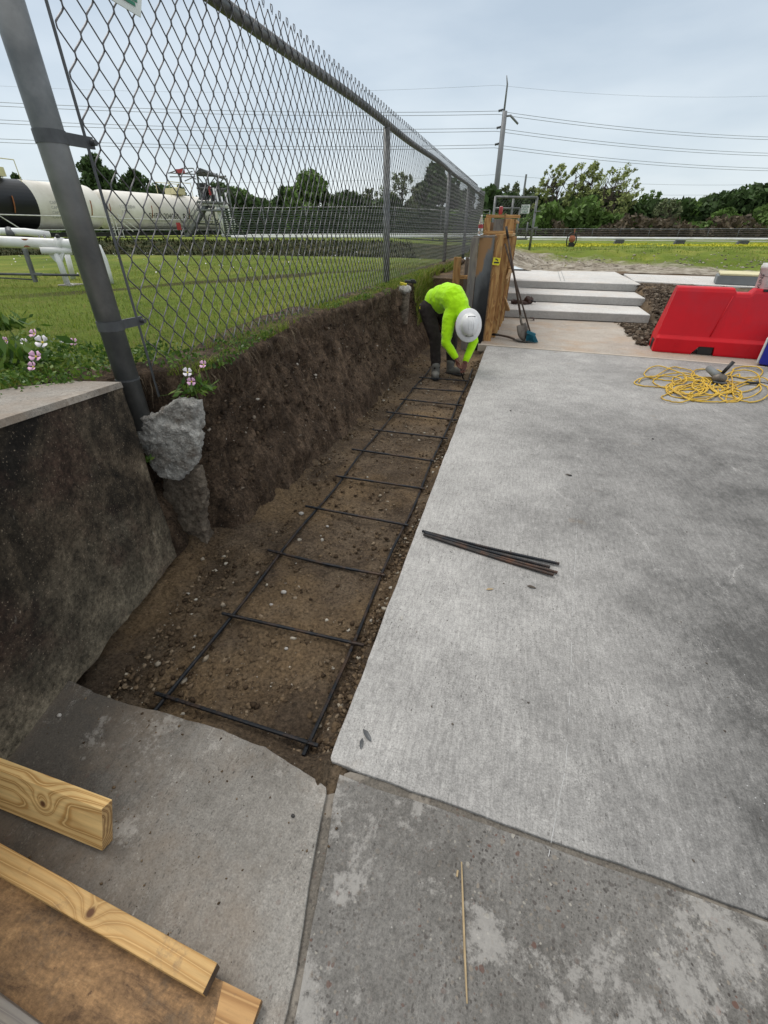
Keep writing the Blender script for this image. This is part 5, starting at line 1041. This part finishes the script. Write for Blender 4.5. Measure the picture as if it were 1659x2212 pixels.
# ================================================================= TANK CARS
def tankcar(label,F0,F1,r,zc,black=None,seed=0):
    a=FL(F0[0],F0[1],zc); b=FL(F1[0],F1[1],zc); d=(b-a).normalized(); L_=(b-a).length; side=Vector((d.y,-d.x,0)); 
    if side.dot(-a)<0: side=-side       # side facing the camera
    c=thing('tank_car',label,'rail tank car',((a+b)/2).xy.to_3d()+Vector((0,0,.9)))
    def shell(s0,s1,cap0,cap1):
        P=[];Rr=[]
        if cap0:
            for k in range(7): q=k/7*math.pi/2; P.append(a+d*(s0+.9-.9*math.cos(q))); Rr.append(max(.02,r*math.sin(q)))
        P.append(a+d*(s0+(.9 if cap0 else 0)));Rr.append(r); P.append(a+d*(s1-(.9 if cap1 else 0)));Rr.append(r)
        if cap1:
            for k in range(1,8): q=k/7*math.pi/2; P.append(a+d*(s1-.9+.9*math.sin(q))); Rr.append(max(.02,r*math.cos(q)))
        return MB().tube(P,Rr,40)
    if black: shell(0,black,True,False).build('black_end',M['tankblack'],c,True); shell(black,L_,False,True).build('tank_shell',M['tank'],c,True)
    else: shell(0,L_,True,True).build('tank_shell',M['tank'],c,True)
    up=Vector((0,0,1))
    def sp(s,ang,rr=r+.012): return a+d*s+side*(rr*math.cos(ang))+up*(rr*math.sin(ang))
    m=MB(); m.beam(a+d*.4-up*(r+.30),b-d*.4-up*(r+.30),2.6,.28); m.build('frame',M['underframe'],c)
    for s in (2.0,L_-2.0):
        for dx in (-.9,.9):
            for sd in (-1,1): MB().lathe([(.12,-.06),(.45,-.06),(.47,0),(.42,.06),(.12,.06)],a+d*(s+dx)+side*(sd*.8)-up*(r+.95),16,Matrix((d,up,side)).transposed()).build('wheel',M['underframe'],c)
        MB().beam(a+d*(s-1.3)-up*(r+.75)+side*.95,a+d*(s+1.3)-up*(r+.75)+side*.95,.2,.4).build('truck_frame',M['underframe'],c)
    # handrail, walkway, ladders
    m=MB(); m.beam(a+d*.3+side*(r*.95)-up*(r*.98),b-d*.3+side*(r*.95)-up*(r*.98),.5,.05); m.build('walkway',M['white'],c)
    m=MB(); m.tube([a+d*.4+side*(r+.18)-up*(r*.42),b-d*.4+side*(r+.18)-up*(r*.42)],.035,5); m.build('handrail',M['white'],c)
    for s in (.5,L_*.5,L_-.7):
        m=MB()
        for o_ in (0,.45): m.tube([a+d*(s+o_)+side*(r+.14)-up*(r+.9),a+d*(s+o_)+side*(r+.14)-up*(r*.2)],.03,5)
        for k in range(6): z=-(r+.8)+k*.33; m.tube([a+d*s+side*(r+.14)+up*z,a+d*(s+.45)+side*(r+.14)+up*z],.022,4)
        m.tube([a+d*(s+.4)+side*(r+.1)-up*(r*.2),a+d*(s+2.2)+side*(r+.2)-up*(r+.1)],.035,5)
        m.build('ladder',M['white'],c)
    for s in ((.5,) if not black else ())+(L_*.32,L_*.62,L_-1.6): 
        m=MB(); m.tube([sp(s+.25*math.sin((q-.2)*1.2),q) for q in np.linspace(-.35,.30,8)],.05,5,flat=.3); m.build('rust_streak',M['rust'],c)
    # hatch platform
    s=L_*.62; m=MB(); m.box(a+d*s+up*(r+.30),(1.5,1.2,.5)); m.lathe([(.45,0),(.45,.5),(.5,.55),(.3,.7)],a+d*(s+.2)+up*(r-.05),16); m.build('hatch',M['cream'],c)
    m=MB()
    for q in (-1.4,1.4):
        for e in (-.9,.9): m.tube([a+d*(s+q)+side*e+up*(r-.2),a+d*(s+q)+side*e+up*(r+1.0)],.03,5)
    for e in (-.9,.9): m.tube([a+d*(s-1.4)+side*e+up*(r+1.0),a+d*(s+1.4)+side*e+up*(r+1.0)],.03,5)
    m.build('hatch_rail',M['cream'],c)
    return c,a,d,side,r,sp,L_
T1=tankcar('white tank car with a black end, leftmost, behind the corner post',(25.5,-31.0),(43.6,-23.6),1.5,3.1,black=13.7)
T2=tankcar('white tank car with dark lettering beside the loading tower',(46.5,-25.4),(60.,-18.7),1.5,3.1)
def ctext(T,s,size,s0,z0,mat,name,jit=0):
    c,a,d,side,r,sp,L_=T; rr=random.Random(3)
    return text(s,size,mat,name,c,lambda x,y: sp(s0+x*(-1 if False else 1),(z0+y+ (jit*math.sin(x*9)))/r,r+.02))
ctext(T2,'SHPX 204060',.62,4.3,-.55,M['ink'],'car_number'); ctext(T2,'RAIL KINGJ',.85,8.3,-.72,M['ink'],'graffiti',.06)
for k in range(3): ctext(T2,'LT WT 26300 KG  LD LMT',.22,4.3,-.85-.27*k,M['greyink'],'stencil')
ctext(T2,'112J 200W',.36,1.4,.15,M['greyink'],'stencil'); ctext(T2,'7-2012',.3,1.5,-.22,M['greyink'],'stencil')
for k in range(4): ctext(T1,'CAPY 33800 GAL',.26,14.6,.1-.3*k,M['greyink'],'stencil')
for k in range(4): ctext(T1,'CLASS 111A',.2,9.6,-.55-.22*k,M['greyink'],'stencil')
# ================================================================= LOADING TOWER
def ct(a,b): return ((240+a*.2411)/1.15732,(390+b*.2411)/1.15732)
def TP(a,b,D=53.): return PD(*ct(a,b),D)
tw=thing('loading_tower','grey steel loading tower with stairs, canopy and white pipes beside the tank car','loading tower',G(455,53))
m=MB()
for a in (1045,1150,1250,1345):
    for D_ in (52,54.5):
        p=TP(a,180,D_);q=TP(a,860,D_); m.tube([(p.x,p.y,q.z-1),(p.x,p.y,p.z if a<1300 else TP(a,230,D_).z)],.09,5)
for b_ in (200,330,480,560,700):
    for D_ in (52,54.5): m.tube([TP(1045,b_,D_),TP(1350,b_+15,D_)],.07,5)
for i,(b0,b1) in enumerate(((200,330),(330,480),(480,700))):
    m.tube([TP(1045,b0,52),TP(1150,b1,52)],.05,5); m.tube([TP(1250,b0,52),TP(1150,b1,52)],.05,5); m.tube([TP(1250,b1,52),TP(1345,b0,52)],.05,5)
m.build('steel_frame',M['galv'],tw)
m=MB()
for b_ in (480,560): p=TP(1100,b_,52);q=TP(1370,b_+10,52); m.beam(p,q,2.4,.14)
m.build('platform',M['galv'],tw)
m=MB()
p0=TP(930,850,51.5);p1=TP(1150,470,51.5)
for D_ in (0,.9): o_=Vector((math.sin(YAW)*-D_,math.cos(YAW)*D_,0)); m.beam(p0+o_,p1+o_,.05,.28); m.tube([p0+o_+Vector((0,0,1)),p1+o_+Vector((0,0,1))],.035,5); m.tube([p0+o_+Vector((0,0,.5)),p1+o_+Vector((0,0,.5))],.03,5)
for k in range(16): m.beam(p0.lerp(p1,k/16),p0.lerp(p1,k/16)+Vector((-math.sin(YAW)*.9,math.cos(YAW)*.9,0)),.28,.03)
for k in range(7): q=p0.lerp(p1,k/6); m.tube([q,q+Vector((0,0,1))],.03,4)
m.build('stairs',M['galv'],tw)
m=MB()
A_=TP(1025,180,51.5);B_=TP(1250,215,51.5);C_=TP(1075,122,53); up_=Vector((-math.sin(YAW)*3.4,math.cos(YAW)*3.4,0))
m.prism([A_,TP(1075,122,51.5),TP(1140,160,51.5)],up_); m.prism([TP(1075,122,51.5),TP(1250,205,51.5),TP(1250,222,51.5),TP(1140,175,51.5)],up_); m.build('canopy',M['darksteel'],tw)
m=MB()
for x0,yb in ((1215,330),(1240,340),(1300,420),(1340,380)): p=TP(x0,yb,51.4); q=TP(x0+25,840,51.4); m.tube([p,Vector((p.x+.2,p.y,q.z-.5))],.085,8)
m.tube([TP(1100,500,51.3),TP(1370,520,51.3)],.12,8); m.tube([TP(1400,650,51.3),TP(1430,655,51.3),TP(1440,700,51.3),TP(1440,760,51.3)],.05,6); m.tube([TP(1300,820,51.3),TP(1660,830,51.3)],.07,6)
m.build('white_pipework',M['whitepaint'],tw,True)
m=MB()
for (a,b),(c,d_) in (((1030,190),(750,175)),((1030,215),(765,215)),((750,180),(900,128)),((900,128),(1010,128)),((1010,128),(1030,190)),((850,200),(1000,160)),((860,170),(880,320)),((920,260),(1000,225)),((1000,225),(1040,240))): m.tube([TP(a,b,51.5),TP(c,d_,51.5)],.045,5)
m.build('loading_arm',M['galv'],tw,True)
p=TP(872,158,51.4); MB().box(p,(.8,.3,.3)).build('red_sign',M['label'],tw); p=TP(1180,360,51.4); MB().box(p,(.12,.2,.7)).build('red_valve',M['label'],tw)
m=MB()
for (a,b,w_,h_) in ((1110,370,1.2,1.9),(1230,400,.9,1.8),(1300,350,.6,.5),(1150,520,1.3,.4)): p=TP(a,b,53); m.box(p,(w_*.7,.5,h_*.7))
m.build('control_cabinets',M['underframe'],tw)
p=TP(880,828,50); p.z=float(H(p.x,p.y))+.9; o=MB().box(p,(.35,.2,.6)).build('red_placard',M['label']); tag(o,'small red placard standing below the loading tower','sign')
# ================================================================= WHITE PIPE RACK, LEFT
def c1(a,b): return (a*.211/1.15732,(400+b*.211)/1.15732)
def RP(a,b,D=7.2): return PD(*c1(a,b),D)
rk=thing('pipe_rack','white pipes carried on a forked white stand in the lawn behind the corner post','pipe rack',RP(810,1490))
MB().tube([RP(-900,950,6.9),RP(0,968,7.1),RP(400,985,7.2),RP(790,1000,7.3),RP(1050,990,7.4),RP(1150,1040,7.4),RP(1215,1180,7.4),RP(1260,1330,7.4),RP(1300,1480,7.4)],[.068]*3+[.065]*6,16).build('main_pipe',M['whitepaint'],rk,True)
MB().tube([RP(-900,838,7.9),RP(100,848,8.0),RP(300,852,8.0),RP(590,888,8.1)],.050,14).build('upper_pipe',M['whitepaint'],rk,True)
MB().tube([RP(310,930,7.19),RP(345,1030,7.19)],[.071,.073],16).build('rust_band',M['rust'],rk)
MB().tube([RP(680,990,7.29),RP(760,1003,7.29)],.085,14).tube([RP(700,960,7.25),RP(680,900,7.25)],.02,8).build('flange',M['whitepaint'],rk,True); MB().blob(RP(680,905,7.25),.03,1,.2,2).build('valve_knob',M['black'],rk)
MB().tube([RP(480,1075,7.1),RP(850,1078,7.3)],.044,12).build('crossbar',M['whitepaint'],rk,True)
MB().tube([RP(655,1085,7.2),RP(715,1230,7.2),RP(800,1470,7.2)],.040,12).build('leg',M['whitepaint'],rk,True); MB().tube([RP(785,1085,7.9),RP(870,1410,7.9)],.040,12).build('leg',M['whitepaint'],rk,True)
MB().prism([RP(570,1110,7.2),RP(760,1110,7.2),RP(735,1190,7.2),RP(700,1235,7.2),RP(640,1190,7.2)],(0,.02,0)).build('gusset',M['whitepaint'],rk)
p=RP(812,1500); o=MB().box((p.x,p.y+.05,p.z-.04),(.24,.24,.14)).build('foot_block',M['footing'],rk); bevel(o,.01)
p=RP(885,1425,7.9); MB().box((p.x,p.y+.05,p.z-.03),(.24,.24,.08)).build('foot_block',M['footing'],rk)
MB().tube([RP(520,890,8.),RP(545,945,7.9)],.016,8).tube([RP(460,900,8.),RP(490,960,7.9)],.012,8).tube([RP(110,830,8.),RP(130,900,7.9)],.055,12).build('pipe_clamp',M['darksteel'],rk,True)
r2_=thing('strut_stand','grey steel strut and thin dark rods under the white pipes','stand',RP(420,1440,6.6))
MB().beam(RP(290,1050,6.9),RP(425,1445,6.9),.05,.04).build('strut',M['galv'],r2_); MB().tube([RP(-900,1335,6.9),RP(410,1357,6.9),RP(940,1365,7.1)],.016,8).build('rod',M['darksteel'],r2_,True); MB().tube([RP(-900,1350,6.9),RP(410,1418,6.9)],.009,6).build('rod',M['darksteel'],r2_,True)
MB().box(RP(450,1352,6.88),(.12,.04,.03)).build('rod_coupler',M['galv'],r2_)
# lamp on a stalk at the far left behind the tank
p=PD(4,420,50); o=MB().tube([PD(12,450,45),PD(2,420,45)],.06,6).tube([PD(-2,419,45),PD(8,418,45)],.09,6).build('yard_lamp',M['black']); tag(o,'small black lamp arm on top of the black tank end','lamp')
# ================================================================= FLOWERS
def f1(a,b): return (a*.422/1.15732,(350+b*.422)/1.15732)
def flower(P,s,mat,label,seed,face=None):
    s=s*1.12
    t=thing('evening_primrose',label,'flower',P,'pink primrose flowers'); rr=random.Random(seed); P=Vector(P); face=face or Vector((rr.uniform(-.1,.6),-1,rr.uniform(.3,.9))); face.normalize(); u=face.orthogonal().normalized(); v=face.cross(u); V=[];F_=[]
    for k in range(4):
        a=k*math.pi/2+rr.uniform(-.15,.15); c=len(V)
        for (r_,w,dz) in ((.08,.06,0),(.42,.42,.16),(.76,.56,.36),(.95,.40,.44)):
            for q in (-1,0,1):
                a2=a+q*w*(.9 if r_<1 else 1.0)*(1.25 if r_<.9 else 1.0); V.append(P+(u*math.cos(a2)+v*math.sin(a2))*s*r_*(1-.06*(q==0)*(r_>.9))+face*s*(dz+.05*rr.uniform(-1,1)))
        for i in range(3):
            for q in range(2): b_=c+i*3+q; F_.append((b_,b_+1,b_+4,b_+3))
    o=mesh('petals',V,F_,M[mat],t,True); o.modifiers.new('th','SOLIDIFY').thickness=.0008
    MB().blob(P+face*s*.10,s*.16,seed,.2,2).build('flower_centre',M['yellow'],t,True)
    MB().tube([P-face*s*.1,P+Vector((0,.01,-.06)),P+Vector((0,.02,-.12))],.0018,5).build('stem',M['weedstem'],t)
M['weedstem']=simple('green_stem',(.08,.15,.03),.6)
fl=[((255,1200),.036,'petal2','largest pale flower at the left, front of its group',1.06),((205,1150),.026,'petal','folded pink flower touching the upper left of the largest flower',1.09),((215,1285),.030,'petal','deep pink drooping flower below the largest one',1.03),((200,1345),.025,'petal','lowest pink flower of the left group above the old wall',1.0),((40,1190),.022,'petal','pink flower nearest the left edge',1.05),((148,1200),.022,'petal2','small white half-closed flower left of the largest one',1.05),((440,1200),.024,'petal','lone pink flower close to the corner post',1.03),((372,1203),.012,'petal2','tiny white bud left of the lone flower by the post',1.03)]
for i,(q,s,mt,lab,z) in enumerate(fl): P=PZ(*f1(*q),z); flower(P,s,mt,lab,i)
for i,(q,s,mt,lab,z) in enumerate((((1112,1378),.024,'petal2','pale flower with a yellow heart right of the post, left of its pair',.99),((1208,1332),.022,'petal','pink-white flower highest on the lip of the bank',.99),((1135,1432),.022,'petal','pink flower hanging lowest over the bank edge',.95))):
    P=PY(*f1(*q),1.80+.10*i) ; P=PX(*f1(*q),-1.64+.01*i); flower(P,s,mt,lab,20+i)
def plant(P,r,n,label,seed,ls=.022):
    rg_=np.random.default_rng(seed); q=rg_.normal(size=(n,3))*[r*.5,r*.5,r*.32]; q[:,2]=np.abs(q[:,2]); Q=np.array(P)+q; o=leaves('leafy_plant',Q,ls*(.5+rg_.random(n)),M['weed'],seed=seed,asp=2.6); tag(o,label,'plant')
plant(PZ(*f1(100,1330),.97),.16,170,'broad leaved plant under the pink flowers at the left edge',31,.03)
plant(PZ(*f1(30,1120),1.0),.14,120,'taller weed with yellowed tips at the left edge',32,.03)
plant(PX(*f1(1150,1440),-1.66)+Vector((0,0,-.05)),.10,150,'leafy plant carrying flowers over the bank lip beside the post',33,.016)
plant(Vector((-1.90,1.80,.50)),.035,26,'small green seedling growing out of the footing crack',34,.014)
# ================================================================= SMALL THINGS ON THE SLAB
o=MB().tube([PZ(997,1862,.004),PZ(1000,1950,.006),PZ(1004,2060,.004),PZ(1009,2168,.004)],[.0022,.0030,.0032,.002],6).build('straw_stalk',M['straw']); tag(o,'long dry straw stalk lying on the worn slab','stick')
o=MB().tube([PZ(989,1880,.003),PZ(987,1894,.003)],.003,6).build('straw_piece',M['straw']); tag(o,'short broken straw bit beside the long stalk','stick')
for q,s,lab,zz in (((651,1109),.020,'white stone beside the rebar at the foot of the bank',-.135),((613,1279),.017,'pale stone in the second rebar cell',-.14),((586,1306),.011,'small pale stone left of the middle of the mat',-.14),((618,1401),.010,'pale pebble in the first rebar cell',-.14),((680,1658),.010,'white pebble at the slab corner',-.13),((707,1137),.012,'round grey stone on the soil between bars',-.14),((128,1545),.010,'pale chip near the foot of the old wall',.003),((1232,1027),.012,'dark chip on the open slab',.003),((1410,948),.010,'dark crumb on the slab near the right',.003),((633,1762),.007,'small black pebble on the side slab',.003),((1103,887),.010,'black crumb on the far part of the slab',.003),((418,2198),.009,'grey pebble',.003)):
    if s==.009: continue
    P=PZ(*q,zz); o=MB().blob((P.x,P.y,zz),s,int(q[0]),.3,2,(1,.8,.6)).build('stone',M['stone'] if 'dark' not in lab and 'black' not in lab else M['underframe'],None,True); tag(o,lab,'stone')
def leafo(P,s,a,mat,label):
    V=[Vector((s*x*math.cos(a)-s*y*math.sin(a),s*x*math.sin(a)+s*y*math.cos(a),z*s))+P for x,y,z in ((-1,0,.05),(-.3,.3,.2),(.5,.25,.1),(1,0,.02),(.5,-.25,.12),(-.3,-.3,.18),(0,0,.05))]
    o=mesh('dry_leaf',V,[(0,6,1),(1,6,2),(2,6,3),(3,6,4),(4,6,5),(5,6,0)],M[mat]); o.modifiers.new('th','SOLIDIFY').thickness=.001; tag(o,label,'leaf')
leafo(PZ(793,1588,.003),.030,R(-40),'darksteel','dark dry leaf on the slab near its cut corner'); leafo(PZ(781,1606,.003),.022,R(-80),'darksteel','second dark curled leaf touching the first near the slab corner')
leafo(PZ(1058,1273,.003),.022,.4,'straw','pale dry leaf on the slab below the loose rebar'); leafo(PZ(1148,1268,.003),.026,-.1,'bark','brown leaf on the slab below the ends of the loose rebar'); leafo(PZ(868,1335,.003),.018,1.8,'stone','pale scrap near the slab edge by the second cross bar')
leafo(PZ(1228,1026,.003),.026,.0,'bark','brown dry leaf alone in the middle of the slab')
m=MB()
q=[(1247,1120),(1243,1200),(1236,1330),(1234,1430),(1228,1560),(1222,1660),(1205,1740),(1185,1850)]; P=[PZ(a,b,.0006) for a,b in q]; rr=random.Random(2)
for a,b in zip(P[:-1],P[1:]):
    k=int((b-a).length/.02)+1
    for i in range(k):
        if rr.random()<.35: continue
        p0=a.lerp(b,i/k);p1=a.lerp(b,(i+1)/k); m.beam(p0+Vector((rr.uniform(-.001,.001),0,0)),p1,.0012+.0009*rr.random(),.001)
o=m.build('chalk_line',M['chalk']); tag(o,kind='structure')
for o in list(bpy.data.objects):
    if o.type=='EMPTY' and not o.children: bpy.data.objects.remove(o)
GR={'tree':'trees standing along the far boundary','rail tank car':'tank cars on the siding','power line':'overhead cables crossing the sky','pipeline':'long white pipelines','stone':'loose stones lying about','leaf':'dry leaves on the slab','stick':'straw bits on the worn slab','shovel':'shovels beside the formwork','gate':'gates at the end of the fence','plant':'leafy weeds by the old wall','post footing':'exposed fence post footings','thicket':'undergrowth behind the fences'}
for o in bpy.data.objects:
    if o.parent is None and o.get('category') in GR and not o.get('group') and o.get('kind')!='stuff': o['group']=GR[o['category']]
    if o.name.startswith('perimeter_fence'): o['group']='slatted fences round the site'
    if o.name.startswith('willow'): o['group']='willow trees beyond the lawn'
